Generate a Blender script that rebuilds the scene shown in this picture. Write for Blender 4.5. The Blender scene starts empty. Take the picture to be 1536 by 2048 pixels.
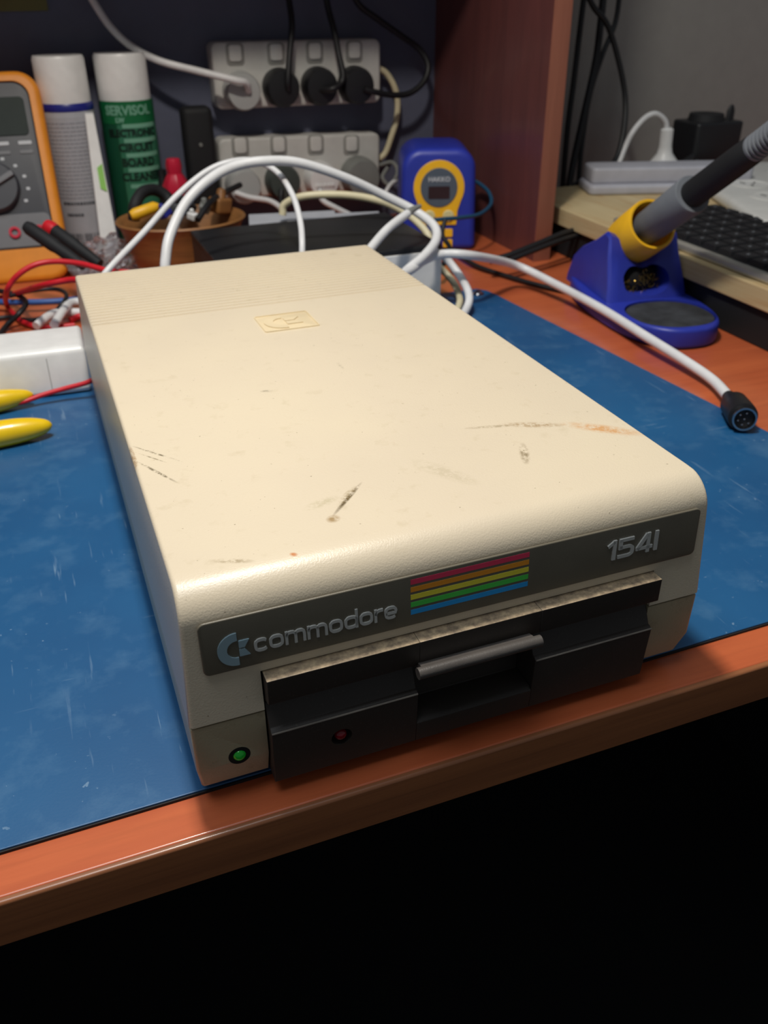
import bpy, math, random
from mathutils import Vector, Matrix, Euler
random.seed(7)
sc = bpy.context.scene
COL = sc.collection
PI = math.pi
MM = .001
def V(*a): return Vector(a)

# ------------------------------------------------------------------ camera, light, exposure
cam = bpy.data.cameras.new('camera'); camo = bpy.data.objects.new('camera', cam); COL.objects.link(camo); sc.camera = camo
cR, cU, cF = V(.9312,-.3644,-.0054), V(.1935,.4818,.8546), V(.3088,.7969,-.5192)
cm = Matrix((cR, cU, -cF)).transposed().to_4x4(); cm.translation = V(-.0151,-.2133,.2387)
camo.matrix_world = cm
cam.sensor_fit = 'VERTICAL'; cam.sensor_height = 6.0; cam.lens = 1751.7/2048*6.0
cam.clip_start = .01; cam.clip_end = 30
cam.dof.use_dof = True; cam.dof.focus_distance = .31; cam.dof.aperture_fstop = cam.lens/1.7

def area(name, loc, target, size, power, color, sizey=None):
    l = bpy.data.lights.new(name, 'AREA'); l.energy = power; l.color = color
    l.shape = 'RECTANGLE' if sizey else 'DISK'; l.size = size
    if sizey: l.size_y = sizey
    o = bpy.data.objects.new(name, l); COL.objects.link(o); o.location = loc
    o.rotation_euler = (Vector(target)-Vector(loc)).to_track_quat('-Z','Y').to_euler()
    return o
area('bench_lamp_light', (.035,.14,.78), (.05,.12,0), .08, 4.0, (1.0,.93,.83))
area('overhead_fill', (-.3,.0,1.75), (.2,.4,0), .9, 8.5, (.86,.93,1.0))  # added soft fill from overhead, no actual lamp of the room
w = bpy.data.worlds.new('world'); sc.world = w; w.use_nodes = True
w.node_tree.nodes['Background'].inputs[0].default_value = (.76,.82,.88,1)
w.node_tree.nodes['Background'].inputs[1].default_value = .115
sc.view_settings.view_transform = 'Standard'; sc.view_settings.look = 'None'
sc.view_settings.gamma = 1; sc.view_settings.use_curve_mapping = False
sc.view_settings.exposure = 0.35

# ------------------------------------------------------------------ materials
def lin(c):
    return tuple((x/255/12.92 if x/255 <= .04045 else ((x/255+.055)/1.055)**2.4) for x in c) + (1,)
class NT:
    def __init__(s, name):
        s.m = bpy.data.materials.new(name); s.m.use_nodes = True
        s.n = s.m.node_tree.nodes; s.l = s.m.node_tree.links; s.b = s.n['Principled BSDF']
        s.tc = None
    def node(s, t, **k):
        n = s.n.new(t)
        for a, v in k.items():
            if a.startswith('i_'):
                n.inputs[int(a[2:])].default_value = v
            else: setattr(n, a, v)
        return n
    def obj(s, scale=(1,1,1), loc=(0,0,0), rot=(0,0,0)):
        if not s.tc: s.tc = s.node('ShaderNodeTexCoord')
        mp = s.node('ShaderNodeMapping'); mp.inputs['Scale'].default_value = scale
        mp.inputs['Location'].default_value = loc; mp.inputs['Rotation'].default_value = rot
        s.l.new(s.tc.outputs['Object'], mp.inputs[0]); return mp.outputs[0]
    def noise(s, vec, scale, detail=4, rough=.55):
        n = s.node('ShaderNodeTexNoise'); n.inputs['Scale'].default_value = scale
        n.inputs['Detail'].default_value = detail; n.inputs['Roughness'].default_value = rough
        s.l.new(vec, n.inputs['Vector']); return n.outputs['Fac']
    def ramp(s, fac, stops):
        r = s.node('ShaderNodeValToRGB'); e = r.color_ramp.elements
        while len(e) < len(stops): e.new(.5)
        for q, (p, c) in zip(e, stops): q.position = p; q.color = c
        s.l.new(fac, r.inputs[0]); return r.outputs[0]
    def mix(s, fac, a, b):
        m = s.node('ShaderNodeMix'); m.data_type = 'RGBA'
        for sock, v in ((m.inputs[0], fac), (m.inputs[6], a), (m.inputs[7], b)):
            if hasattr(v, 'is_output'): s.l.new(v, sock)
            else: sock.default_value = v
        return m.outputs[2]
    def math(s, op, a, b=None, clamp=False):
        m = s.node('ShaderNodeMath'); m.operation = op; m.use_clamp = clamp
        for i, v in enumerate((a, b)):
            if v is None: continue
            if hasattr(v, 'is_output'): s.l.new(v, m.inputs[i])
            else: m.inputs[i].default_value = v
        return m.outputs[0]
    def bump(s, h, strength=.3, dist=.0005):
        b = s.node('ShaderNodeBump'); b.inputs['Strength'].default_value = strength; b.inputs['Distance'].default_value = dist
        s.l.new(h, b.inputs['Height']); s.l.new(b.outputs[0], s.b.inputs['Normal'])
    def set(s, **k):
        for a, v in k.items():
            i = s.b.inputs[a.replace('_', ' ')]
            if hasattr(v, 'is_output'): s.l.new(v, i)
            else: i.default_value = v
G = lambda v: (v, v, v, 1)
def plain(name, c, rough=.5, metal=0, var=.06, bump=0, bscale=1500, coat=0, spec=.5, emit=None):
    t = NT(name); c = lin(c); f = t.noise(t.obj(), 60, 3)
    lo = tuple(x*(1-var) for x in c[:3])+(1,); hi = tuple(min(1, x*(1+var)) for x in c[:3])+(1,)
    t.set(Base_Color=t.mix(t.ramp(f, [(.3,G(0)),(.7,G(1))]), lo, hi), Roughness=rough, Metallic=metal, Coat_Weight=coat)
    t.b.inputs['Specular IOR Level'].default_value = spec
    if bump: t.bump(t.noise(t.obj(), bscale, 2), bump, .0003)
    if emit: t.b.inputs['Emission Color'].default_value = lin(emit[0]); t.b.inputs['Emission Strength'].default_value = emit[1]
    return t.m
def wood(name, a, b, sc_=(3,60,60), rough=.45, coat=0, grain=1.0, vein=None):
    t = NT(name); v = t.obj(sc_); f = t.noise(v, 1.5, 6, .65); g = t.noise(t.obj(tuple(x*4 for x in sc_)), 2.2, 3, .5)
    col = t.mix(t.ramp(f, [(.32,G(0)),(.68,G(1))]), lin(a), lin(b))
    dk = tuple(x*.6 for x in lin(a)[:3])+(1,)
    col = t.mix(t.math('MULTIPLY', t.ramp(g, [(.5,G(0)),(.75,G(1))]), .45*grain), col, vein and lin(vein) or dk)
    t.set(Base_Color=col, Roughness=rough, Coat_Weight=coat); t.b.inputs['Coat Roughness'].default_value = .12
    t.bump(g, .06*grain, .0003); return t.m
def glassy(name, c, rough=.1, alpha=.5):
    t = NT(name); t.set(Base_Color=lin(c), Roughness=rough, Transmission_Weight=alpha); t.b.inputs['IOR'].default_value = 1.45
    f = t.noise(t.obj(), 90, 3); t.bump(f, .2, .0005); return t.m

M = {}
M['laminate'] = wood('cherry_laminate', (178,86,52), (200,104,62), (2.5,34,34), .32, .25, .5)
M['edge'] = wood('desk_edge_band', (132,82,52), (158,100,62), (3,40,120), .35, .2, .7)
M['panelwood'] = wood('hutch_wood', (92,54,52), (110,63,59), (22,22,2.2), .42, .15, .6)
M['panelend'] = wood('hutch_end_band', (138,84,66), (154,96,76), (40,40,3), .45, .1, .5)
M['pine'] = wood('pine_board', (186,164,122), (206,186,144), (14,2.2,60), .6, 0, .9, (176,128,74))
M['bamboo'] = wood('basket_wood', (128,88,48), (158,108,60), (6,6,70), .5, 0, .8, (96,56,26))
M['yellowplug'] = plain('yellow_plastic', (244,186,36), .42)
M['blue'] = plain('royal_blue_plastic', (40,54,160), .42, bump=.08, bscale=900)
M['blackp'] = plain('black_plastic', (26,27,30), .45, bump=.1)
M['blackm'] = plain('matt_black_rubber', (20,21,24), .7)
M['foam'] = plain('charcoal_foam', (44,46,50), .95, var=.5, bump=.9, bscale=700)
M['cordblack'] = plain('black_cord', (24,25,28), .5)
M['white'] = plain('white_plastic', (232,232,230), .35)
M['switch'] = plain('switch_plastic', (214,213,208), .4)
M['plate'] = plain('power_board_plastic', (204,203,198), .45)
M['strip'] = plain('power_strip_plastic', (176,176,184), .5)
M['surround'] = plain('switch_surround_plastic', (150,149,144), .5)
M['greyplug'] = plain('grey_plug_plastic', (128,130,126), .5)
M['darkgreen'] = plain('dark_grey_green_plug', (66,74,70), .5)
M['cable'] = plain('white_cable_sheath', (226,226,226), .4)
M['cream'] = plain('cream_cable_sheath', (222,212,176), .45)
M['red'] = plain('red_wire', (206,30,42), .4)
M['bluewire'] = plain('blue_wire', (52,92,160), .45)
M['tealwire'] = plain('dark_teal_cord', (28,72,100), .5)
M['orange'] = plain('orange_rubber', (232,144,36), .5)
M['meter'] = plain('dark_grey_meter_face', (62,65,72), .5)
M['metergrey'] = plain('grey_meter_panel', (112,114,118), .5)
M['lcd'] = plain('lcd_off', (44,54,52), .55, spec=.2)
M['print'] = plain('pale_print', (196,200,204), .5)
M['printdk'] = plain('dark_print', (70,72,78), .6)
M['chrome'] = plain('bright_metal', (200,200,202), .2, 1)
M['silver'] = plain('brushed_silver', (190,186,176), .38, .6)
M['brass'] = plain('brass_turnings', (196,160,80), .28, 1, .3)
M['greyiron'] = plain('grey_iron_sleeve', (112,116,122), .55)
M['keys'] = plain('black_keycaps', (24,24,27), .5)
M['legend'] = plain('key_legend', (112,116,122), .5)
M['green'] = plain('green_can_paint', (18,78,54), .35)
M['palegreen'] = plain('pale_green_print', (120,176,150), .4)
M['darktext'] = plain('dark_green_text', (12,40,30), .5)
M['paper'] = plain('can_paper_label', (176,178,184), .5)
M['bluering'] = plain('dark_blue_band', (34,40,130), .35)
M['yellowh'] = plain('yellow_handle_rubber', (236,196,22), .3, coat=.3)
M['darkscreen'] = plain('dark_display', (52,34,36), .25)
M['dial'] = plain('slate_dial', (82,92,104), .4)
M['btn'] = plain('cream_button', (214,206,150), .4)
M['crimson'] = plain('crimson_plastic', (200,30,60), .35)
M['lime'] = plain('lime_print', (140,200,90), .5)
M['note'] = plain('olive_note_paper', (110,108,62), .7)
M['clearbag'] = glassy('clear_plastic_bag', (236,238,244), .08, .92)
M['frosted'] = glassy('translucent_plug', (214,216,214), .3, .35)
M['darkgap'] = plain('dark_recess', (8,8,9), .9)
M['floor'] = plain('dark_carpet', (16,17,20), .95, bump=.3, bscale=300)
M['deskdark'] = plain('underdesk_blocker_dark', (22,20,20), .8)  # dark tone for the panels added below the desk
M['wallgrey'] = plain('grey_painted_wall', (150,150,146), .8, var=.03, bump=.1, bscale=400)
M['slate'] = plain('slate_grey_backboard', (92,96,116), .7, var=.04, bump=.1, bscale=700)

# dark brown dusty plastic of the drive faceplate; its top ledge is caked with dust
def faceplate_mat():
    t = NT('dark_brown_faceplate'); v = t.obj()
    sep = t.node('ShaderNodeSeparateXYZ'); t.l.new(t.tc.outputs['Object'], sep.inputs[0])
    top = t.math('GREATER_THAN', sep.outputs[2], .04815)
    n = t.noise(v, 260, 6, .7); n2 = t.noise(v, 900, 3)
    dust = t.mix(t.ramp(n, [(.35,G(0)),(.65,G(1))]), lin((112,98,82)), lin((186,164,132)))
    base = t.mix(t.ramp(n2, [(.62,G(0)),(.8,G(1))]), lin((48,42,37)), lin((72,65,58)))
    t.set(Base_Color=t.mix(top, base, dust), Roughness=.55); t.bump(n2, .25, .0002); return t.m
M['face'] = faceplate_mat()
M['ledge'] = plain('dusty_ledge_highlight', (128,120,110), .6, var=.3)  # dust plus the lip's highlight, put into the pale colour
M['lever'] = plain('dark_lever_plastic', (84,79,75), .4, var=.2, bump=.2)

# aged beige case: patchy yellowing, scuffs, scratches, rust stain (all marks fixed on the plastic)
def case_mat(name, base, marks=True):
    t = NT(name); v = t.obj()
    sep = t.node('ShaderNodeSeparateXYZ'); t.l.new(t.tc.outputs['Object'], sep.inputs[0])
    b1 = t.mix(t.ramp(t.noise(v, 9, 3), [(.3,G(0)),(.7,G(1))]), lin(base), lin(tuple(min(255, x*1.02) for x in base)))
    col = b1
    if marks:
        yel = t.ramp(t.noise(v, 12, 3), [(.35,G(0)),(.65,G(1))])
        col = t.mix(t.math('MULTIPLY', yel, .5), col, lin((224,210,182)))
        nz = t.noise(v, 420, 5, .7); nb = t.noise(v, 130, 4, .6)
        def mark(c0, c1, wid, color, amt, thr=(.40,.56), taper=True):
            nonlocal col
            dx, dy = c1[0]-c0[0], c1[1]-c0[1]; L = math.hypot(dx, dy); a = math.atan2(dy, dx)
            cx, cy = (c0[0]+c1[0])/2, (c0[1]+c1[1])/2
            mp = t.node('ShaderNodeMapping'); mp.vector_type = 'TEXTURE'
            mp.inputs['Location'].default_value = (cx, cy, .0823); mp.inputs['Rotation'].default_value = (0,0,a)
            mp.inputs['Scale'].default_value = (L/2, wid, .02)
            t.l.new(t.tc.outputs['Object'], mp.inputs[0])
            ln = t.node('ShaderNodeVectorMath'); ln.operation = 'LENGTH'; t.l.new(mp.outputs[0], ln.inputs[0])
            m = t.ramp(ln.outputs['Value'], [(.35,G(1)),(1,G(0))])
            m = t.math('MULTIPLY', m, t.ramp(nz, [(thr[0],G(0)),(thr[1],G(1))]))
            col = t.mix(t.math('MULTIPLY', m, amt), col, lin(color))
        mark((.0031,.1116), (.0209,.0886), .0007, (96,84,58), .85)
        mark((.0040,.1050), (.0150,.0905), .0005, (110,96,66), .7)
        mark((.0032,.0980), (.0162,.0726), .0009, (96,84,58), .85)
        mark((.0030,.1130), (.0034,.0880), .0012, (150,110,60), .8)
        mark((.0786,.0499), (.0600,.0300), .0011, (86,70,38), .95, (.3,.5))
        mark((.0760,.0480), (.0640,.0360), .0020, (140,118,74), .6)
        mark((.0625,.0310), (.0580,.0270), .0026, (150,118,66), .8, (.3,.5))
        mark((.0680,.0430), (.0520,.0380), .0030, (170,160,120), .4)
        mark((.1480,.0560), (.1400,.0380), .0022, (112,92,52), .75)
        mark((.1460,.0740), (.1740,.0620), .0030, (150,116,64), .65)
        mark((.1700,.0660), (.1990,.0420), .0045, (206,140,62), .75, (.35,.6))
        mark((.1300,.0760), (.1560,.0700), .0015, (130,112,74), .5)
        mark((.0405,.0145), (.0430,.0125), .0012, (196,120,60), .9, (.2,.4))
        mark((.1074,.1650), (.1076,.1540), .0011, (150,142,118), .5)
        mark((.0640,.1440), (.0700,.1420), .0015, (110,102,84), .5)
        mark((.1000,.0600), (.1180,.0300), .0050, (170,158,124), .3)
        mark((.0150,.0200), (.0300,.0140), .0016, (140,120,80), .6)
        spk = t.ramp(t.noise(v, 700, 2, .5), [(.755,G(0)),(.775,G(1))])
        col = t.mix(t.math('MULTIPLY', spk, .55), col, lin((104,92,64)))
        spk2 = t.math('MULTIPLY', t.ramp(nb, [(.60,G(0)),(.78,G(1))]), .22)
        col = t.mix(spk2, col, lin((176,160,122)))
    else:
        col = t.mix(t.math('MULTIPLY', t.ramp(t.noise(v, 180, 5, .7), [(.58,G(0)),(.75,G(1))]), .4), col, lin((120,104,74)))
    t.set(Base_Color=col, Roughness=.36, Coat_Weight=0)
    t.b.inputs['Specular IOR Level'].default_value = .55
    t.bump(t.noise(v, 1500, 2, .5), .28, .0003); return t.m
M['case'] = case_mat('aged_beige_case', (214,200,176))
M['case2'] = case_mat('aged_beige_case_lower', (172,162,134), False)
M['emblem'] = plain('yellowed_emblem_plastic', (222,204,168), .4, bump=.1)
M['badge'] = plain('brown_grey_badge', (104,98,84), .42, bump=.12, bscale=2500)
M['badgechrome'] = plain('satin_silver_letters', (206,206,200), .35, .15)
M['logoblue'] = plain('satin_silver_blue_logo', (156,182,192), .35, .15)
for n_, c_ in dict(s1=(240,70,104), s2=(240,156,48), s3=(240,228,72), s4=(80,208,84), s5=(44,160,232)).items(): M[n_] = plain('stripe_'+n_, c_, .4)
def led(name, c, e):
    t = NT(name); t.set(Base_Color=lin(c), Roughness=.08, Transmission_Weight=.35)
    if e: t.b.inputs['Emission Color'].default_value = lin(c); t.b.inputs['Emission Strength'].default_value = e
    t.bump(t.noise(t.obj(), 1200, 2), .1, .0002); return t.m
M['ledg'] = led('green_led', (30,170,50), .05)
M['ledr'] = led('red_led', (150,24,40), 0)

# blue antistatic mat: scratches and scuffs
def mat_mat():
    t = NT('blue_bench_mat'); v = t.obj()
    col = t.mix(t.ramp(t.noise(v, 7, 4), [(.3,G(0)),(.7,G(1))]), lin((16,76,124)), lin((28,92,140)))
    s1 = t.noise(t.obj((12,160,1), rot=(0,0,.5)), 2.0, 3, .6); s2 = t.noise(t.obj((150,10,1), rot=(0,0,.35)), 2.0, 3, .6)
    k = t.noise(v, 14, 3)
    m = t.math('MULTIPLY', t.ramp(s1, [(.66,G(0)),(.74,G(1))]), t.ramp(k, [(.48,G(0)),(.60,G(1))]))
    m2 = t.math('MULTIPLY', t.ramp(s2, [(.64,G(0)),(.72,G(1))]), t.ramp(k, [(.44,G(1)),(.54,G(0))]))
    sp = t.math('MULTIPLY', t.ramp(t.noise(v, 330, 3), [(.70,G(0)),(.73,G(1))]), t.ramp(t.noise(v, 22, 3), [(.46,G(0)),(.56,G(1))]))
    cl = t.ramp(t.noise(v, 45, 5, .65), [(.50,G(0)),(.75,G(1))]); col = t.mix(t.math('MULTIPLY', cl, .22), col, lin((110,150,180)))
    mm = t.math('MAXIMUM', t.math('MAXIMUM', m, m2), sp)
    col = t.mix(t.math('MULTIPLY', mm, .38), col, lin((150,178,200)))
    t.set(Base_Color=col, Roughness=.42); t.b.inputs['Specular IOR Level'].default_value = .7; t.bump(t.noise(v, 900, 2), .08, .0003); return t.m
M['mat'] = mat_mat()

# ------------------------------------------------------------------ mesh builder
class MB:
    def __init__(s): s.v = []; s.f = []; s.m = []
    def add(s, vs, fs, mi=0):
        o = len(s.v); s.v += [tuple(p) for p in vs]; s.f += [tuple(i+o for i in f) for f in fs]; s.m += [mi]*len(fs); return s
    def box(s, a, b, mi=0):
        x0,y0,z0 = a; x1,y1,z1 = b
        return s.add([(x0,y0,z0),(x1,y0,z0),(x1,y1,z0),(x0,y1,z0),(x0,y0,z1),(x1,y0,z1),(x1,y1,z1),(x0,y1,z1)],
                     [(0,3,2,1),(4,5,6,7),(0,1,5,4),(1,2,6,5),(2,3,7,6),(3,0,4,7)], mi)
    def prism(s, pts, z0, z1, mi=0, top=None, tr=None):
        """outline (x,y) from z0 to z1; top = alternative outline"""
        n = len(pts); top = top or pts
        vs = [(x,y,z0) for x,y in pts]+[(x,y,z1) for x,y in top]
        if tr: vs = [tr(p) for p in vs]
        return s.add(vs, [tuple(range(n-1,-1,-1)), tuple(range(n,2*n))]+[(i,(i+1)%n,n+(i+1)%n,n+i) for i in range(n)], mi)
    def lathe(s, prof, at=(0,0,0), axis=(0,0,1), n=32, mi=0, sx=1, sy=1):
        ax = Vector(axis).normalized(); q = ax.to_track_quat('Z','Y'); at = Vector(at)
        vs = []; fs = []
        for r, z in prof:
            for i in range(n):
                a = 2*PI*i/n; vs.append(at + q @ Vector((r*math.cos(a)*sx, r*math.sin(a)*sy, z)))
        for k in range(len(prof)-1):
            for i in range(n):
                j = (i+1)%n; fs.append((k*n+i, k*n+j, (k+1)*n+j, (k+1)*n+i))
        if prof[0][0] > 1e-6: fs.append(tuple(range(n-1,-1,-1)))
        if prof[-1][0] > 1e-6: fs.append(tuple((len(prof)-1)*n+i for i in range(n)))
        return s.add(vs, fs, mi)
    def tube(s, pts, r, n=12, res=8, mi=0, smooth=True, caps=True):
        P = [Vector(p) for p in pts]
        if smooth and len(P) > 2:
            Q = []; E = [P[0]*2-P[1]]+P+[P[-1]*2-P[-2]]
            for i in range(1, len(E)-2):
                for k in range(res):
                    t = k/res; a,b,c,d = E[i-1],E[i],E[i+1],E[i+2]
                    Q.append(.5*((2*b)+(c-a)*t+(2*a-5*b+4*c-d)*t*t+(3*b-a-3*c+d)*t**3))
            Q.append(P[-1]); P = Q
        N = len(P); rr = r if callable(r) else (lambda t: r)
        T = [(P[min(i+1,N-1)]-P[max(i-1,0)]).normalized() for i in range(N)]
        u = T[0].orthogonal().normalized(); vs = []; fs = []
        for i in range(N):
            u = (u-T[i]*u.dot(T[i])).normalized(); w_ = T[i].cross(u); R_ = rr(i/(N-1))
            for k in range(n):
                a = 2*PI*k/n; vs.append(P[i]+(u*math.cos(a)+w_*math.sin(a))*R_)
        for i in range(N-1):
            for k in range(n):
                j = (k+1)%n; fs.append((i*n+k, i*n+j, (i+1)*n+j, (i+1)*n+k))
        if caps: fs.append(tuple(range(n-1,-1,-1))); fs.append(tuple((N-1)*n+k for k in range(n)))
        return s.add(vs, fs, mi)
    def ell(s, c, r, n=20, m=12, mi=0):
        prof = [(max(1e-7, math.sin(PI*i/m)), -math.cos(PI*i/m)) for i in range(m+1)]
        o = len(s.v); s.lathe(prof, n=n, mi=mi)
        for i in range(o, len(s.v)):
            p = s.v[i]; s.v[i] = (c[0]+p[0]*r[0], c[1]+p[1]*r[1], c[2]+p[2]*r[2])
        return s
    def xf(s, mat): s.v = [tuple(mat @ Vector(p)) for p in s.v]; return s
    def build(s, name, mats, parent=None, smooth=True, bevel=0, seg=3, label=None, angle=35):
        me = bpy.data.meshes.new(name); me.from_pydata(s.v, [], s.f)
        for m_ in (mats if isinstance(mats, (list,tuple)) else [mats]): me.materials.append(M[m_] if isinstance(m_, str) else m_)
        for p, mi in zip(me.polygons, s.m): p.material_index = mi; p.use_smooth = smooth
        me.update(); fixnormals(me)
        o = bpy.data.objects.new(name, me); COL.objects.link(o)
        if parent: o.parent = parent
        if label: o['label'] = label
        if bevel:
            b = o.modifiers.new('bevel', 'BEVEL'); b.width = bevel; b.segments = seg; b.limit_method = 'ANGLE'; b.angle_limit = math.radians(angle); b.harden_normals = False
        if smooth:
            sharp(me, 40 if not bevel else 60)
        return o
import bmesh
def fixnormals(me):
    bm = bmesh.new(); bm.from_mesh(me); bmesh.ops.recalc_face_normals(bm, faces=bm.faces); bm.to_mesh(me); bm.free()
def sharp(me, deg):
    bm = bmesh.new(); bm.from_mesh(me)
    for e in bm.edges:
        if len(e.link_faces) == 2 and e.calc_face_angle(0) > math.radians(deg): e.smooth = False
    bm.to_mesh(me); bm.free()
def rrect(w, h, r, n=6, cx=0, cy=0):
    """rounded rectangle outline, full size w x h"""
    pts = []; rs = r if isinstance(r, (list,tuple)) else [r]*4
    for (sx, sy, a0), q in zip(((1,1,0),(-1,1,90),(-1,-1,180),(1,-1,270)), rs):
        for i in range(n+1):
            a = math.radians(a0+90*i/n); pts.append((cx+sx*(w/2-q)+q*math.cos(a), cy+sy*(h/2-q)+q*math.sin(a)))
    return pts
def oval(a, b, n=36, cx=0, cy=0, e=2):
    out = []
    for i in range(n):
        t = 2*PI*i/n; c, s_ = math.cos(t), math.sin(t)
        out.append((cx+a*math.copysign(abs(c)**(2/e), c), cy+b*math.copysign(abs(s_)**(2/e), s_)))
    return out
def puff(mb, pts_fn, z0, z1, r, seg=4, mi=0):
    """prism with rounded top and bottom rims: pts_fn(inset) gives the outline"""
    rings = [(r*(1-math.sin(PI/2*k/seg)), z0+r*(1-math.cos(PI/2*k/seg))) for k in range(seg+1)]
    rings += [(i, z1-(z-z0)) for i, z in reversed(rings)]
    vs = []; n = len(pts_fn(0))
    for ins, z in rings: vs += [(x,y,z) for x,y in pts_fn(ins)]
    fs = [tuple(range(n-1,-1,-1)), tuple((len(rings)-1)*n+i for i in range(n))]
    for k in range(len(rings)-1): fs += [(k*n+i, k*n+(i+1)%n, (k+1)*n+(i+1)%n, (k+1)*n+i) for i in range(n)]
    return mb.add(vs, fs, mi)
def rbox(mb, a, b, r, rr=None, mi=0, seg=4):
    """box with rounded vertical corners r and rounded rims rr"""
    rr = rr or r*.5
    def fn(ins): return rrect(b[0]-a[0]-2*ins, b[1]-a[1]-2*ins, max(r-ins, 1e-5), 5, (a[0]+b[0])/2, (a[1]+b[1])/2)
    return puff(mb, fn, a[2], b[2], rr, seg, mi)
def empty(name, loc=(0,0,0), rot=(0,0,0), label=None, cat=None, group=None):
    o = bpy.data.objects.new(name, None); COL.objects.link(o); o.location = loc; o.rotation_euler = rot; o.empty_display_size = .02
    return tag(o, label, cat, group)
def tag(o, label=None, cat=None, group=None, kind=None):
    if label: o['label'] = label
    if cat: o['category'] = cat
    if group: o['group'] = group
    if kind: o['kind'] = kind
    return o
def cut(o, mb, own=False):
    c = mb.build('cutter', 'darkgap', smooth=False); c.parent = o.parent; c.matrix_parent_inverse = o.matrix_parent_inverse.copy()
    md = o.modifiers.new('b', 'BOOLEAN'); md.object = c; md.use_self = own; md.solver = 'EXACT'; md.operation = 'DIFFERENCE'
    dg = bpy.context.evaluated_depsgraph_get(); me = bpy.data.meshes.new_from_object(o.evaluated_get(dg))
    old = o.data; o.data = me; o.modifiers.clear(); me.name = old.name
    bpy.data.objects.remove(c); sharp(me, 40); return o
def text(s_, size, depth=.0003, align='CENTER', bold=0):
    """text as an MB lying in the xy plane, centred vertically"""
    cu = bpy.data.curves.new('t', 'FONT'); cu.body = s_; cu.size = size; cu.extrude = depth; cu.align_x = align; cu.align_y = 'CENTER'; cu.offset = bold
    cu.resolution_u = 3
    o = bpy.data.objects.new('t', cu); COL.objects.link(o)
    dg = bpy.context.evaluated_depsgraph_get(); dg.update(); me = bpy.data.meshes.new_from_object(o.evaluated_get(dg))
    mb = MB().add([v.co for v in me.vertices], [tuple(p.vertices) for p in me.polygons])
    bpy.data.objects.remove(o); bpy.data.meshes.remove(me); return mb
# stroke font for the wide extended lettering
def stroke(mb, pts, w_, depth, closed=False, tr=None):
    P = [Vector((p[0],p[1],0)) for p in pts]; N = len(P); L = []; Rr = []
    for i in range(N):
        if closed: a, b = P[i-1], P[(i+1)%N]
        else: a, b = P[max(i-1,0)], P[min(i+1,N-1)]
        t = (b-a).normalized(); nrm = V(-t.y, t.x, 0); k = 1
        if 0 < i < N-1 or closed:
            t1 = (P[i]-a).normalized(); k = 1/max(.6, abs(t.dot(t1)))
        ww = w_(t) if callable(w_) else w_
        L.append(P[i]+nrm*ww/2*k); Rr.append(P[i]-nrm*ww/2*k)
    vs = [(p.x,p.y,0) for p in L+Rr]+[(p.x,p.y,depth) for p in L+Rr]; fs = []; m2 = 2*N
    for i in range(N if closed else N-1):
        j = (i+1)%N
        fs += [(i,j,N+j,N+i), (m2+i,m2+N+i,m2+N+j,m2+j), (i,m2+i,m2+j,j), (N+i,N+j,m2+N+j,m2+N+i)]
    if not closed: fs += [(0,N,m2+N,m2), (N-1,m2+N-1,m2+2*N-1,2*N-1)]
    mb.add(vs, fs)

def structure(o): o['kind'] = 'structure'; return o

DZ = -.006      # desk top
# ------------------------------------------------------------------ setting
structure(MB().box((-3,-3,-.78),(3,3,-.74)).build('floor', 'floor', smooth=False))
structure(MB().box((-1.6,.815,-.74),(.462,.84,1.3)).build('wall_back', 'slate', smooth=False))
structure(MB().box((.462,.83,-.74),(2.2,.86,1.6)).build('wall_right', 'wallgrey', smooth=False))

desk = empty('desk', (0,.4,-.74), label='long desk with orange-red cherry laminate top and brown edge band under the floppy drive', cat='desk')
def inw(par, o):   # child built in world coordinates
    o.parent = par; o.matrix_parent_inverse = Matrix.Translation(-Vector(par.location)) if not any(par.rotation_euler) else (Matrix.LocRotScale(par.location, par.rotation_euler, None)).inverted()
    return o
top = MB().box((-1.3,-.0095,-.026),(1.6,.814,DZ)).build('desk_top', 'laminate', bevel=.001)
inw(desk, top)
prof = [(-.0095,DZ),(-.0104,DZ)]+[(-.0104-.0013*math.sin(a), DZ-.0013*(1-math.cos(a))) for a in [PI/2*i/5 for i in range(1,6)]]+[(-.0117,-.0255),(-.0095,-.0262)]
mbp = MB(); n = len(prof)
mbp.add([(-1.3,y,z) for y,z in prof]+[(1.6,y,z) for y,z in prof], [tuple(range(n)), tuple(range(2*n-1,n-1,-1))]+[(i,(i+1)%n,n+(i+1)%n,n+i) for i in range(n)])
inw(desk, mbp.build('edge_band', 'edge'))
for x in (-1.28, .80): inw(desk, MB().box((x,.03,-.74),(x+.02,.80,-.0262)).build('side_panel', 'deskdark', smooth=False))  # unseen side panels, added to keep light from under the desk
inw(desk, MB().box((-1.26,.70,-.74),(.80,.716,-.0262)).build('underdesk_blocker', 'deskdark', smooth=False))  # unseen back panel, added so the space below stays dark

hut = empty('desk_hutch', (.458,.69,DZ), label='upright red-brown wooden side panel standing on the desk, right of the soldering station', cat='shelf unit')
inw(hut, MB().box((.4490,.5615,DZ),(.4670,.8145,1.05)).build('side_panel', 'panelwood', smooth=False))
inw(hut, MB().box((.4488,.5600,DZ),(.4672,.5615,1.05)).build('edge_band', 'panelend', bevel=.0004, label='lighter front edge strip'))
inw(hut, MB().box((-.95,.60,.345),(.4490,.8145,.363)).build('shelf', 'panelwood', smooth=False))

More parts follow.
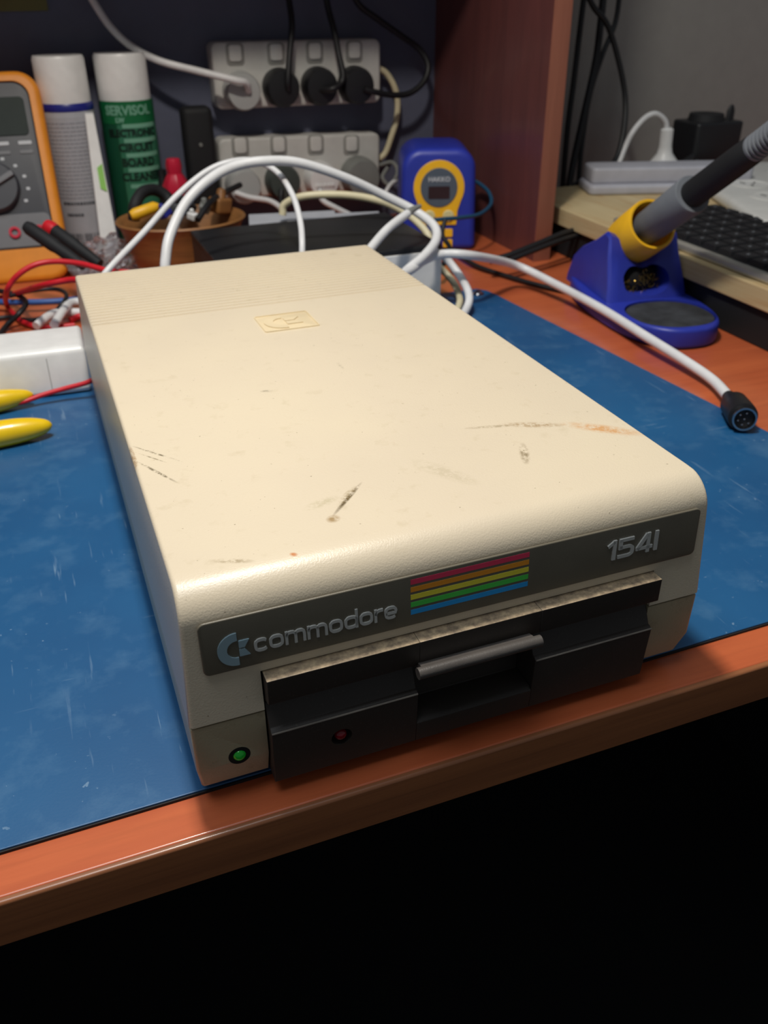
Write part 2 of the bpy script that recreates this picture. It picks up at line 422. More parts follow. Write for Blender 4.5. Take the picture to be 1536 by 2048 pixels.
# ------------------------------------------------------------------ blue mat
mt = empty('bench_mat', (.1,.25,DZ), label='blue antistatic bench mat under the floppy drive', cat='mat')
mbm = MB(); outl = [(-.42,.006),(.4005,.0105),(.3605,.478)]
c0 = V(.3570,.4905,0)
outl += [(.3585,.488),(.352,.4960)]+[(-.42,.502)]
mbm.prism(outl, -.0050, -.0042)
inw(mt, mbm.build('mat_sheet', 'mat', bevel=.0003))
inw(mt, MB().prism([(x,y_-(.0006 if y_<.02 else 0)) for x,y_ in outl], DZ, -.0049).build('rubber_backing', 'blackm', smooth=False, label='black rubber backing'))
inw(mt, MB().lathe([(.0001,0),(.0055,0),(.0055,.0012),(.0035,.0018),(.0033,.0032),(.0022,.0038),(.0001,.0038)][::-1], (.3455,.4795,-.0042), n=24).build('snap_stud', 'chrome', label='metal snap stud'))

# ------------------------------------------------------------------ floppy drive
fd = empty('floppy_drive', (.1,.18,-.004), label='beige home computer floppy disk drive with rainbow stripes and dark brown faceplate', cat='disk drive')
Hh, Wd, Dd, ZS = .0823, .2, .3655, .0320
def yfront(z):
    return .0005 + max(0, (z-ZS))*.05
def shell(name, prof, inset, m_, rr=.0016, K=4):
    """side profile (y,z) with per-height x inset, rounded along both side outlines"""
    n = len(prof); P = [Vector((y,z)) for y,z in prof]; nor = []
    ar = sum(P[i-1].x*P[i].y-P[i].x*P[i-1].y for i in range(n))
    for i in range(n):
        t = (P[(i+1)%n]-P[i]).normalized()+(P[i]-P[i-1]).normalized(); t = t.normalized() if t.length > 1e-6 else V(1,0)
        q = Vector((-t.y, t.x)); nor.append(q if ar > 0 else -q)
    mb = MB(); rings = []
    for side in (0,1):
        for k in (range(K+1) if side == 0 else range(K,-1,-1)):
            a = PI/2*k/K; off = rr*(1-math.sin(a)); xo = rr*(1-math.cos(a)); ring = []
            for p, q in zip(P, nor):
                pp = p+q*off; x = inset(p.y)+xo
                ring.append(((x if side == 0 else Wd-x), pp.x, pp.y))
            rings.append(ring)
    vs = [p for r in rings for p in r]; fs = [tuple(range(n)), tuple((len(rings)-1)*n+i for i in range(n))]
    for k in range(len(rings)-1): fs += [(k*n+i, k*n+(i+1)%n, (k+1)*n+(i+1)%n, (k+1)*n+i) for i in range(n)]
    return mb.add(vs, fs).build(name, m_)
R0 = .0125
prof = [(.0005,ZS+.0005),(.0024,Hh-R0-.002)]
cxr, czr = .0026+R0, Hh-R0
prof += [(cxr-R0*math.cos(a), czr+R0*math.sin(a)) for a in [PI/2*i/10 for i in range(0,10)]]
prof += [(cxr+.002,Hh),(.10,Hh),(.258,Hh)]
y = .262; pitch = .0050
while y < Dd-.004:
    prof += [(y,Hh-.0001),(y+.0005,Hh-.0012),(y+.0021,Hh-.0012),(y+.0026,Hh-.0001)]; y += pitch
prof += [(Dd-.0015,Hh-.0004),(Dd,Hh-.002),(Dd,ZS+.0005)]
ins_u = lambda z: .0026*min(1, max(0,(z-ZS)/(Hh-ZS)))
up = shell('upper_shell', prof, ins_u, 'case')
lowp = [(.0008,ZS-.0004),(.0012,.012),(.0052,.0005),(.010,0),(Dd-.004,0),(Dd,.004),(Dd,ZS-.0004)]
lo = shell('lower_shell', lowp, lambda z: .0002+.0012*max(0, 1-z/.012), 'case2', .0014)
# bay for the faceplate
cut(up, MB().box((.0250,-.02,.0),(.1768,.012,.0486)))
cut(lo, MB().box((.0250,-.02,-.01),(.1768,.012,.0486)).lathe([(.0001,-.008),(.0038,-.008),(.0038,.004),(.0001,.004)], (.0150,.0,.0146), (0,1,0), 24))
sock = MB().lathe([(.0037,-.0029),(.0038,-.0029),(.0038,0),(.0001,.0)], (.0150,.0040,.0146), (0,1,0), 28).build('led_socket', 'darkgap')
for o_ in (up, lo, sock): inw(fd, o_)
inw(fd, MB().box((.004,.004,ZS-.0004),(.196,Dd-.003,ZS+.0005)).build('seam', 'darkgap', smooth=False))
for x, yy in ((.03,.035),(.17,.035),(.03,.33),(.17,.33)):
    inw(fd, MB().lathe([(.007,-.0042),(.0075,-.001),(.0075,.0002)], (x,yy,0), n=20).build('foot', 'blackm'))
# badge
def onface(mb, lift=0):   # mesh in (x, height) plane, z out -> onto the leaning front face
    vs = []
    for x, h, d in mb.v: vs.append((x, yfront(h)-.0002-lift-d, h))
    mb.v = vs; return mb
mb = MB(); puff(mb, lambda i: rrect(.1862-2*i, .0198-2*i, .0022-i, 5, .1002, .0624), 0, .0010, .0004, 3)
badge = inw(fd, onface(mb).build('badge', 'badge', label='dark brown-grey badge strip'))
def onbadge(name, mb, m_, label=None):
    o = onface(mb, .0010).build(name, m_, label=label); o.parent = badge; o.matrix_parent_inverse = badge.matrix_parent_inverse.copy() if False else Matrix(); 
    return o
for i in range(5):
    h1 = .0708-i*.00298
    onbadge('stripe', MB().prism([(.0772,h1-.0019),(.1215,h1-.0019),(.1215,h1),(.0772,h1)], -.0001, .0001), 's%d'%(i+1), ('red','orange','yellow','green','blue')[i]+' stripe')
# C= logo
def clogo(cx, cy, s_, depth, wf=.36):
    mb = MB(); n = 22; a0, a1 = math.radians(88), math.radians(272); out = []; inn = []
    for i in range(n+1):
        a = a0+(a1-a0)*i/n; out.append((cx+.5*s_*math.cos(a), cy+.5*s_*math.sin(a))); inn.append((cx+.01*s_+.265*s_*math.cos(a), cy+.265*s_*math.sin(a)))
    xr = cx+.03*s_
    out = [(xr, out[0][1])]+out+[(xr, out[-1][1])]; inn = [(xr, inn[0][1])]+inn+[(xr, inn[-1][1])]
    for i in range(len(out)-1):
        mb.prism([out[i],out[i+1],inn[i+1],inn[i]], -.0001, depth)
    g = .025*s_; x0 = cx+.06*s_
    mb.prism([(x0,cy+g),(cx+wf*.62*s_,cy+g),(cx+wf*s_,cy+.24*s_),(x0,cy+.24*s_)], -.0001, depth)
    mb.prism([(x0,cy-.24*s_),(cx+wf*s_,cy-.24*s_),(cx+wf*.62*s_,cy-g),(x0,cy-g)], -.0001, depth)
    return mb
onbadge('logo_emblem', clogo(.0182,.0606,.0122,.0005,.34), 'logoblue', 'pale blue silver C-shaped emblem')
# extended lettering: cell 1 wide x-height 1
def arc(cx, cy, rx, ry, a0, a1, n=8, e=2.8):
    o_ = []
    for i in range(n+1):
        t = math.radians(a0+(a1-a0)*i/n); c, s_ = math.cos(t), math.sin(t)
        o_.append((cx+rx*math.copysign(abs(c)**(2/e), c), cy+ry*math.copysign(abs(s_)**(2/e), s_)))
    return o_
Wv = .30   # stroke weight
h_ = Wv/2
def lw(t): return Wv*.72 if abs(t.x) > abs(t.y) else Wv
GL = {
 'o': (1.55, [(arc(.775,.5,.775-h_,.5-h_*.75,0,345,24), True)]),
 'c': (1.45, [(arc(.775,.5,.775-h_,.5-h_*.75,38,322,20), False)]),
 'e': (1.50, [([(h_,.47),(1.5-h_,.47)]+arc(.75,.5,.75-h_,.5-h_*.75,8,318,20)[0:], False)]),
 'd': (1.55, [(arc(.775,.5,.775-h_,.5-h_*.75,0,345,24), True), ([(1.55-h_,0),(1.55-h_,1.42)], False)]),
 'r': (1.00, [([(h_,0),(h_,1)], False), ([(h_,.55)]+arc(.85,.45,.85-h_,.55-h_*.75,170,90,6)+[(1.0,1-h_*.75)], False)]),
 'm': (2.25, [([(h_,0),(h_,1)], False), ([(h_,.6)]+arc(.65,.5,.65-h_,.5-h_*.75,150,0,10)+[(1.3-h_*1.0,0)], False), ([(1.3-h_,.6)]+arc(1.6,.5,.65-h_,.5-h_*.75,150,0,10)+[(2.25-h_,0)], False)]),
}
def word(s_, x0, x1, base, xh, depth, gl, gap=.17):
    tot = sum(gl[c][0] for c in s_)+gap*(len(s_)-1); kx = (x1-x0)/tot; x = 0; mb = MB()
    for c in s_:
        wd, sts = gl[c]
        for pts, cl in sts:
            o_ = len(mb.v); stroke(mb, pts, lw, 1, cl)
            mb.v[o_:] = [((x+p[0])*kx+x0, base+p[1]*xh, (depth if p[2] > .5 else -.0001)) for p in mb.v[o_:]]
        x += wd+gap
    return mb
onbadge('brand_lettering', word('commodore', .0237,.0722,.0576,.0050,.0005,GL), 'badgechrome', 'raised silver lettering')
GN = {
 '1': (.78, [([(.02,.98),(.56,1.30)], False), ([(.58,0),(.58,1.38)], False)]),
 '5': (1.4, [([(.05,1.26),(1.32,1.26)], False), ([(h_+.04,1.30),(h_+.04,.62)], False), ([(.10,.76),(.72,.76)]+arc(.80,.44,.60-h_,.32,84,-84,12)+[(.72,.12),(0,.12)], False)]),
 '4': (1.5, [([(.06,.36),(1.5,.36)], False), ([(.16,.34),(.98,1.30)], False), ([(1.10,0),(1.10,1.38)], False)]),
 'I': (.36, [([(.18,0),(.18,1.38)], False)]),
}
onbadge('model_number', word('154I', .1535,.1752,.0592,.0059,.0006,GN,.14), 'badgechrome', 'raised silver number')
# top emblem
mb = MB(); puff(mb, lambda i: rrect(.0300-2*i, .0262-2*i, .0012-i*.5, 4, .1010, .2292), Hh-.0012, Hh+.0002, .0001, 2)
em = inw(fd, mb.build('top_emblem', 'emblem', label='yellowed square emblem on top'))
mb = MB(); q = rrect(.0290,.0252,.001,4,.1010,.2292); stroke(mb, q, .0007, .0005, True); mb.v = [(a,b,c+Hh+.0001) for a,b,c in mb.v]
l_ = clogo(.0990,.2290,.0205,.0006,.48); l_.v = [(a,b,c+Hh+.0001) for a,b,c in l_.v]; mb.add(l_.v, l_.f)
o_ = mb.build('emblem_relief', 'emblem'); o_.parent = em
# faceplate
XL, XR, NL, NR = .0256, .1765, .0787, .1256
def extr(mb, prof, x0, x1):
    n = len(prof)
    mb.add([(x0,y,z) for y,z in prof]+[(x1,y,z) for y,z in prof], [tuple(range(n)), tuple(range(2*n-1,n-1,-1))]+[(i,(i+1)%n,n+(i+1)%n,n+i) for i in range(n)])
side = [(-.0042,.0483),(.011,.0483),(.011,.0003),(-.0020,.0003),(-.0036,.0243),(-.0026,.0252),(-.0014,.0254),(.0026,.0335),(.0085,.0337),(.0085,.0350),(.0026,.0352),(-.0022,.0372),(-.0042,.0384)]
mid = [(-.0042,.0483),(.011,.0483),(.011,.0003),(-.0020,.0003),(-.0027,.0095),(-.0010,.0108),(.0090,.0115),(.0100,.0355),(-.0010,.0362),(-.0042,.0384)]
mb = MB(); extr(mb, side, XL, NL); extr(mb, mid, NL, NR); extr(mb, side, NR, XR)
face = inw(fd, mb.build('faceplate', 'face', bevel=.0003, seg=2, label='dark brown faceplate with disk slot and dusty top ledge'))
cut(face, MB().lathe([(.0001,-.008),(.0038,-.008),(.0038,.005),(.0001,.005)], (.0502,-.001,.0138), (0,1,0), 24), True)
for a, b in ((XL+.0002,NL-.0002),(NR+.0002,XR-.0002)):
    inw(fd, MB().tube([(a,-.0035,.0245),(b,-.0035,.0245)], .00035, 8).build('ledge_edge', 'ledge', label='dusty lower lip of the slot with painted highlight'))
for cx, cz, m_, nm, yy in ((.0502,.0138,'ledr','red indicator light',-.0021), (.0150,.0146,'ledg','lit green indicator light',.0008)):
    inw(fd, MB().lathe([(.0024,.006),(.0023,.001)]+[(.0023*math.cos(a)+1e-6, -.0021*math.sin(a)+.001) for a in [PI/2*i/6 for i in range(1,7)]], (cx,yy,cz), (0,1,0), 24).build('led', m_, label=nm))
# lever bar
mb = MB(); mb.tube([(.0760,-.0088,.0390),(.1232,-.0088,.0390)], .0021, 16)
mb.add([(.078,-.0075,.0375),(.1212,-.0075,.0375),(.1212,.004,.0345),(.078,.004,.0345),(.078,-.0080,.0405),(.1212,-.0080,.0405),(.1212,.004,.0370),(.078,.004,.0370)], [(0,3,2,1),(4,5,6,7),(0,1,5,4),(1,2,6,5),(2,3,7,6),(3,0,4,7)])
inw(fd, mb.build('latch_lever', 'lever', label='dark grey disk latch bar'))

# ------------------------------------------------------------------ cables near the drive
def cable(name, pts, r, m_, label, cat, group=None, n=12, res=10, kind=None):
    return tag(MB().tube(pts, r, n, res).build(name, m_), label, cat, group, kind)
cab = empty('serial_cable', (0.3898,0.2008,0.0030), label='thick white serial cable curving over the mat, ending in a round black plug', cat='cable')
path = [(0.2018,0.4150,0.0474), (0.2442,0.4180,0.0419), (0.2787,0.4480,0.0417), (0.2963,0.4520,0.0438), (0.3206,0.4450,0.0418), (0.3825,0.4814,0.0180), (0.4022,0.4432,0.0090), (0.4054,0.3771,0.0070), (0.4016,0.3100,0.0060), (0.4025,0.2626,0.0030), (0.4011,0.2305,0.0010), (0.3894,0.1991,0.0020)]
inw(cab, MB().tube(path, .0036, 14, 10).build('cord', 'cable'))
a = Vector(path[-1]); b = Vector((0.3727,0.1681,0.0050)); ax = (b-a).normalized(); ax = (b-a+V(-.001,-.012,.004)).normalized()
L = (b-a).length
plug = inw(cab, MB().lathe([(.0042,-.004),(.0050,.002),(.0056,.008),(.0086,.0115),(.0092,L-.006),(.0090,L)], a, (b-a), 28).build('plug', 'blackp', label='black round connector body'))
d_ = (b-a).normalized(); L0 = a+d_*L
r1 = MB().lathe([(.0074,-.003),(.0074,.0045),(.0064,.0045),(.0064,.0005),(.0001,.0004)], L0, d_, 32).build('metal_ring', 'chrome', label='bright metal ring'); r1.parent = plug
r1.matrix_parent_inverse = plug.matrix_parent_inverse.inverted() @ plug.matrix_parent_inverse if False else Matrix()
c1 = MB().lathe([(.0063,.0006),(.0063,.0012),(.0001,.0012)], L0, d_, 28).build('insulator', 'blackm'); c1.parent = plug
q = d_.to_track_quat('Z','Y')
for k in range(6):
    an = 2*PI*k/6+.3; rr_ = .0038 if k else 0
    pp = L0+q @ V(rr_*math.cos(an), rr_*math.sin(an), .0012)
    pn = MB().lathe([(.0005,0),(.0005,.0025),(.0001,.0028)], pp, d_, 8).build('pin', 'chrome'); pn.parent = plug

cable('cable', [(0.0680,0.4500,0.0483),(0.0710,0.4550,0.0616),(0.0780,0.4650,0.0769),(0.0950,0.4800,0.0960),(0.1168,0.4900,0.1096),(0.1391,0.5000,0.1158),(0.1632,0.5000,0.1179),(0.1915,0.5000,0.1146),(0.2290,0.5000,0.1009),(0.2640,0.5000,0.0837),(0.2873,0.4900,0.0715),(0.2961,0.4700,0.0627),(0.2914,0.4550,0.0551),(0.2751,0.4400,0.0481),(0.2556,0.4300,0.0407),(0.2408,0.4200,0.0351)], .0038, 'cable', 'thickest white cable, arching high across behind the drive to its rear right corner', 'cable')
cable('cable', [(0.0230,0.4700,0.0479),(0.0341,0.4750,0.0567),(0.0642,0.5000,0.0734),(0.0932,0.5200,0.0922),(0.1208,0.5300,0.1074),(0.1418,0.5300,0.1140),(0.1624,0.5300,0.1134),(0.1766,0.5150,0.1060),(0.1811,0.4900,0.0928),(0.1804,0.4700,0.0777),(0.1755,0.4500,0.0673),(0.1715,0.4400,0.0510)], .0024, 'cable', 'thin white cable looping up from the left and down behind the middle of the drive', 'cable')
cable('cable', [(0.2011,0.6000,0.0531),(0.2041,0.6000,0.0626),(0.2207,0.5900,0.0703),(0.2559,0.5800,0.0703),(0.2864,0.5700,0.0644),(0.3073,0.5600,0.0544),(0.3165,0.5400,0.0443),(0.3198,0.5300,0.0350),(0.3243,0.5300,0.0163)], .0034, 'cream', 'cream cable lying over the dark box', 'cable')
ct = empty('coiled_cable', (0.2202,0.4200,0.0624), label='white cable rising from the back right of the drive to a grey tip', cat='cable')
inw(ct, MB().tube([(0.1967,0.4000,0.0531),(0.2194,0.4200,0.0625),(0.2425,0.4400,0.0717),(0.2678,0.4600,0.0772)], .0034, 12, 8).build('cord', 'cable'))
inw(ct, MB().tube([(0.2661,0.4590,0.0768),(0.2747,0.4650,0.0788),(0.2831,0.4700,0.0799)], lambda t: .0034-.0016*t, 12, 6).build('tip', 'greyplug', label='grey tapered end'))
cable('cable', [(0.2967,0.4700,0.0427),(0.3096,0.4700,0.0330),(0.3172,0.4550,0.0189),(0.3165,0.4400,0.0103),(0.3091,0.4280,0.0040),(0.2918,0.4100,0.0011),(0.2692,0.3950,0.0047)], .0034, 'cable', 'white cable curling down beside the rear right corner of the drive', 'cable')
cable('cable', [(0.3022,0.4900,0.0287),(0.3145,0.4900,0.0186),(0.3200,0.4750,0.0087),(0.3156,0.4550,0.0016),(0.3000,0.4300,0.0002)], .0030, 'cream', 'beige cable curling inside the white one at the rear right corner of the drive', 'cable')
for pts, lb in (([(0.3823,0.6118,0.0000),(0.3822,0.5594,-0.0020),(0.3921,0.5256,-0.0030),(0.4042,0.4891,-0.0030),(0.4160,0.4642,-0.0030),(0.4272,0.4483,-0.0030)], 'black cord on the desk running from the hutch area to behind the soldering iron stand'),
                ([(0.3260,0.5200,0.0095),(0.3499,0.5500,0.0181),(0.3509,0.5700,0.0276),(0.3578,0.5800,0.0390)], 'short black cord looping beside the blue station near the white cables')):
    cable('cord', pts, .0022, 'cordblack', lb, 'cable')

# ------------------------------------------------------------------ dark box behind the drive
bx_ = empty('equipment_box', (.22,.53,DZ), label='large box with dark top and glossy white front standing behind the drive', cat='box')
bb = MB(); rbox(bb, (.115,.4690,DZ),(.3035,.600,.0425), .003, .0012); inw(bx_, bb.build('body', 'blackp'))
inw(bx_, MB().box((.118,.4676,DZ+.001),(.3030,.4692,.0422)).build('front_panel', 'white', bevel=.0006, label='glossy white front panel'))
bb = MB(); rbox(bb, (.1145,.4685,.0425),(.3040,.6005,.0470), .003, .001); inw(bx_, bb.build('lid', 'blackp', label='flat dark grey lid'))
for i, pts in enumerate((((.17,.598),(.25,.585),(.262,.625),(.18,.640)), ((.25,.60),(.30,.59),(.31,.63),(.26,.64)))):
    mbx = MB().prism([(p[0],p[1]+.006) for p in pts], DZ, .046-.006*i); tag(mbx.build('paper_stack', 'paper', smooth=False), ('grey papers stacked behind the dark box, left pile','grey papers stacked behind the dark box, right pile')[i], 'papers', 'papers behind the dark box')

# ------------------------------------------------------------------ soldering station
st = empty('soldering_station', (.3835,.655,DZ), rot=(0,0,math.radians(-19)), label='blue and yellow soldering station with round grey display', cat='soldering station')
lean = .10
def tilt(mb, th=None):  # front plate leans back a little
    th = lean if th is None else th
    mb.v = [(x, y+(z)*th, z) for x,y,z in mb.v]; return mb
def fz(mb, y0):   # outline in (x,z) -> front at y0, depth back
    mb.v = [(x, y0-z, y) for x,y,z in mb.v]; return mb
SW, SH = .075, .099
mb = MB(); puff(mb, lambda i: rrect(SW-2*i, SH-2*i, [max(.020-i,.001),max(.020-i,.001),max(.006-i,.001),max(.006-i,.001)], 8, 0, SH/2), -.080, 0, .007, 6)
mb.v = [(x*(1+.05*(1-y/SH)), y, z) for x,y,z in mb.v]
body = tilt(fz(mb, -.02)).build('body', 'blue', st)
def lamp_out(s_=1):
    pts = []; R_ = .0262*s_
    for i in range(25):
        a = math.radians(-28+236*i/24); pts.append((R_*math.cos(a), .0625+R_*math.sin(a)))
    pts += [(-.0195*s_,.040),(-.0190*s_,.030),(-.0185*s_,.026),(.0185*s_,.026),(.0190*s_,.030),(.0195*s_,.040)]
    return pts
mb = MB().prism(lamp_out(), -.002, .0012); tilt(fz(mb, -.02)).build('yellow_panel', 'yellowplug', st, bevel=.0004, label='yellow keyhole-shaped front panel')
dl = tilt(fz(MB().lathe([(.0190,0),(.0190,.0016),(.0186,.0020),(.0001,.0020)], (0,.0625,0), n=40), -.02)).build('dial', 'dial', st, label='round slate-grey display face')
scn = tilt(fz(MB().prism(rrect(.0220,.0120,.001,3,0,.0580), .0018,.0024), -.02)).build('screen', 'darkscreen', dl)
tx = text('HAKKO', .0064, .0002, bold=.0001); tx.v = [(x,y+.0705,z+.0021) for x,y,z in tx.v]; tilt(fz(tx, -.02)).build('lettering', 'print', dl, smooth=False)
for x in (-.0095,.0100):
    tilt(fz(MB().lathe([(.0058,0),(.0058,.0022),(.0050,.0030),(.0001,.0031)], (x,.0350,0), n=28), -.02)).build('button', 'btn', st, label='round cream button')
for i in range(2): tilt(fz(MB().prism(rrect(.010,.008,.001,3,.010,.018-.0105*i), -.001,.0014), -.02)).build('latch_tab', 'yellowplug', st, bevel=.0004)
tilt(fz(MB().lathe([(.0085,0),(.0085,.004),(.006,.0055),(.006,.010),(.0001,.010)], (-.006,.013,0), n=24), -.02)).build('cord_socket', 'blackp', st)
cable('cord', [(0.3484,0.5850,0.0388),(0.3601,0.5850,0.0387),(0.3815,0.5900,0.0372),(0.4059,0.6000,0.0364),(0.4311,0.6250,0.0392),(0.4412,0.6500,0.0453),(0.4403,0.6700,0.0505),(0.4362,0.6800,0.0531)], .0020, 'tealwire', 'dark teal cord looping around the right side of the blue station', 'cable')

# ------------------------------------------------------------------ soldering iron stand and iron
SX, SY, SR = .4485, .382, math.radians(-6)
sd = empty('iron_stand', (SX,SY,DZ), rot=(0,0,SR), label='blue soldering iron stand with yellow cup, brass wool and sponge tray', cat='iron stand')
def base_o(i, k=1.0):
    o_ = []
    for (x, yy) in oval(.0415-i, .0890-i, 48, 0, .004, 2.5): o_.append((x*(1-.06*(yy/.08)) , yy))
    return o_
mb = MB(); puff(mb, base_o, .0005, .0165, .003, 4); mb.v = [(x, y_, z*(1+.25*max(0,y_/.09)*0) ) for x,y_,z in mb.v]
bs = mb.build('base', 'blue', sd)
tray = MB(); puff(tray, lambda i: oval(.0345-i, .0330-i, 40, 0, -.0455, 2.3), .010, .03, .0005, 2); cut(bs, tray)
mb = MB(); puff(mb, lambda i: oval(.0335-i, .0320-i, 40, 0, -.0455, 2.3), .0080, .0158, .0015, 3); mb.build('sponge', 'foam', sd, label='dark charcoal sponge')
# hood: side profile extruded across, tapering
hp = [(-.012,.012),(-.006,.030),(.004,.052),(.010,.0660),(.017,.0680),(.032,.0580),(.055,.0470),(.070,.0360),(.082,.0150),(.082,.010)]
def hood():
    mb = MB(); n = len(hp); cols = []
    xs = [(-1,0),(-.93,.0),(-.72,.04),(-.35,.30),(.0,.40),(.35,.30),(.72,.04),(.93,.0),(1,0)]
    for xx, dip in xs:
        ring = []
        for yy, zz in hp:
            t = (zz-.010)/.058; hw = .0375*(1-.18*t) * (1 - .22*max(0,(yy-.03)/.05)**2)
            edge = .0025 if abs(xx) == 1 else 0
            z2 = zz*(1-dip*max(0,t)**1.5) - edge*t
            ring.append((xx*hw, yy+(.002 if abs(xx)==1 and yy < .01 else 0), z2))
        cols.append(ring)
    vs = [p for r in cols for p in r]; fs = [tuple(range(n)), tuple((len(cols)-1)*n+i for i in range(n))]
    for k in range(len(cols)-1): fs += [(k*n+i, k*n+(i+1)%n, (k+1)*n+(i+1)%n, (k+1)*n+i) for i in range(n)]
    return mb.add(vs, fs)
hd = hood().build('hood', 'blue', sd)
kid = []
for i in range(40):
    t = 2*PI*i/40; kid.append((.0210*math.cos(t), .0310+(.0130+.0012*math.cos(2*t)-.0018*max(0,math.sin(t))*math.exp(-(math.cos(t)*3)**2)*2)*math.sin(t)))
mb = MB().prism(kid, -.030, .035); mb.v = [(x,-z,y_) for x,y_,z in mb.v]
cut(hd, mb)
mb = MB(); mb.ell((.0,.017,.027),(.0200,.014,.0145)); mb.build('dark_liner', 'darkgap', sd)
mb = MB()
for i in range(90):
    a = random.uniform(0,2*PI); r_ = random.uniform(0,.0165); cx, cz = r_*math.cos(a), (.026)+r_*.62*math.sin(a); cy = .004+random.uniform(0,.004)
    rad = random.uniform(.0012,.0028); ph = random.uniform(0,6); tl = random.uniform(-1,1)
    mb.tube([(cx+rad*math.cos(ph+k*.8), cy-.0007*k*tl, cz+rad*math.sin(ph+k*.8)) for k in range(8)], .00028, 4, 3)
tag(mb.build('brass_wool', 'brass', sd), kind='stuff'); bpy.data.objects['brass_wool']['label'] = 'curly brass cleaning wool'
# cup along the iron's axis
Minv = (Matrix.LocRotScale(Vector((SX,SY,DZ)), Euler((0,0,SR)), None)).inverted()
ad = V(-.05,-.80,.56).normalized(); tip0 = V(.4505,.4155,.0455)
mb = MB().lathe([(.0001,.0),(.0155,.0),(.0205,.004),(.0212,.016),(.0212,.0415),(.0204,.0430),(.0186,.0425),(.0180,.036),(.0165,.010),(.0001,.009)], tip0, ad, 44)
mb.v = [tuple(Minv @ Vector(p)) for p in mb.v]; mb.build('cup', 'yellowplug', sd, label='yellow flared cup')
ir = empty('soldering_iron', tip0, label='soldering iron with grey sleeve and black grip resting in the yellow cup', cat='soldering iron')
def lat(name, prof, m_, label=None, n=36): return inw(ir, MB().lathe(prof, tip0, ad, n).build(name, m_, label=label))
lat('barrel', [(.0001,.011),(.004,.012),(.0045,.030)], 'chrome')
lat('sleeve', [(.0105,.028),(.0135,.034),(.0140,.070),(.0148,.0965),(.0140,.0980),(.0105,.0975)], 'greyiron', 'grey plastic sleeve')
lat('grip', [(.0100,.094),(.0103,.100),(.0100,.150),(.0096,.166),(.0090,.1675)], 'blackm', 'black foam grip')
pr = [(.0085,.165)]
z = .168
while z < .225: pr += [(.0092,z),(.0092,z+.0016),(.0074,z+.0020),(.0074,z+.0034)]; z += .0038
lat('strain_relief', pr, 'greyiron', 'grey ribbed strain relief')
e0 = tip0+ad*.222
inw(ir, MB().tube([e0, e0+ad*.03, e0+ad*.06+V(.01,0,-.01), e0+V(.05,-.04,-.03), e0+V(.10,-.03,-.09), e0+V(.14,.02,-.10)], .0035, 12).build('cord', 'cordblack'))

# ------------------------------------------------------------------ riser with keyboard
rs = empty('monitor_riser', (.60,.40,DZ), label='low pine board riser on a black support at the right of the desk', cat='riser')
inw(rs, MB().box((.4840,.03,.0235),(.7600,.668,.0405)).build('board', 'pine', bevel=.0012, label='pale pine board'))
inw(rs, MB().box((.4885,.05,DZ),(.5085,.640,.0235)).build('support', 'blackm', bevel=.001, label='black support under the board'))
inw(rs, MB().box((.7300,.05,DZ),(.7500,.640,.0235)).build('support', 'blackm', bevel=.001))
KBX0, KBX1, KBY0, KBY1, KZ = .4905, .6120, .205, .496, .0405
kb = empty('keyboard', ((KBX0+KBX1)/2,(KBY0+KBY1)/2,KZ), label='black keyboard with silver rim lying on the pine board', cat='keyboard')
mb = MB(); rbox(mb, (KBX0,KBY0,KZ+.0002),(KBX1,KBY1,KZ+.0070), .005, .002); inw(kb, mb.build('case', 'silver', label='thin silver case'))
inw(kb, MB().prism(rrect(KBX1-KBX0-.012,KBY1-KBY0-.010,.003,4,(KBX0+KBX1)/2,(KBY0+KBY1)/2), KZ+.006, KZ+.0074).build('key_bed', 'blackm'))
kx = (KBX1-KBX0-.014)/6; ky = (KBY1-KBY0-.012)/15; leg = None
for r_ in range(6):
    for c_ in range(15):
        cx = KBX0+.007+kx*(r_+.5); cy = KBY0+.006+ky*(c_+.5); z0 = KZ+.0074
        if leg is None:
            mb = MB(); w2 = .0080
            mb.add([(-w2,-w2,0),(w2,-w2,0),(w2,w2,0),(-w2,w2,0),(-w2+.0012,-w2+.0012,.0038),(w2-.0012,-w2+.0012,.0038),(w2-.0012,w2-.0012,.0038),(-w2+.0012,w2-.0012,.0038)],
                   [(0,3,2,1),(4,5,6,7),(0,1,5,4),(1,2,6,5),(2,3,7,6),(3,0,4,7)])
            mb.box((-.0012,-.0006,.0037),(.0016,.0010,.0040), 1)
            k_ = mb.build('key', ['keys','legend'], smooth=False, bevel=.0005, seg=2); leg = k_
        else:
            k_ = leg.copy(); COL.objects.link(k_)
        k_.parent = kb; k_.location = (cx-kb.location.x, cy-kb.location.y, z0-kb.location.z)

# ------------------------------------------------------------------ things at the back of the riser
pb = empty('power_board', (.705,.53,.0405), rot=(0,0,math.radians(-22)), label='grey power board with round sockets behind the keyboard', cat='power board')
mb = MB(); rbox(mb, (-.060,-.15,0),(.060,.15,.012), .010, .005); pbb = mb.build('body', 'plate', pb)
for i in range(4):
    yy = -.11+.062*i
    s_ = MB().lathe([(.0205,0),(.0205,.0008),(.0190,.0008),(.0190,.0002),(.0001,.0002)], (-.015,yy,.0120), n=32).build('socket', 'switch', pb)
    for ang, dx, dy in ((.5,-.006,.005),(-.5,.006,.005),(0,0,-.007)):
        q_ = MB().box((-.0008,-.0035,0),(.0008,.0035,.0004)); q_.xf(Matrix.Translation((-.015+dx,yy+dy,.0122)) @ Matrix.Rotation(ang,4,'Z')); q_.build('slot', 'darkgap', s_, smooth=False)
    MB().box((.028,yy-.006,.0118),(.040,yy+.006,.0135)).build('switch', 'white', pb, bevel=.0015)
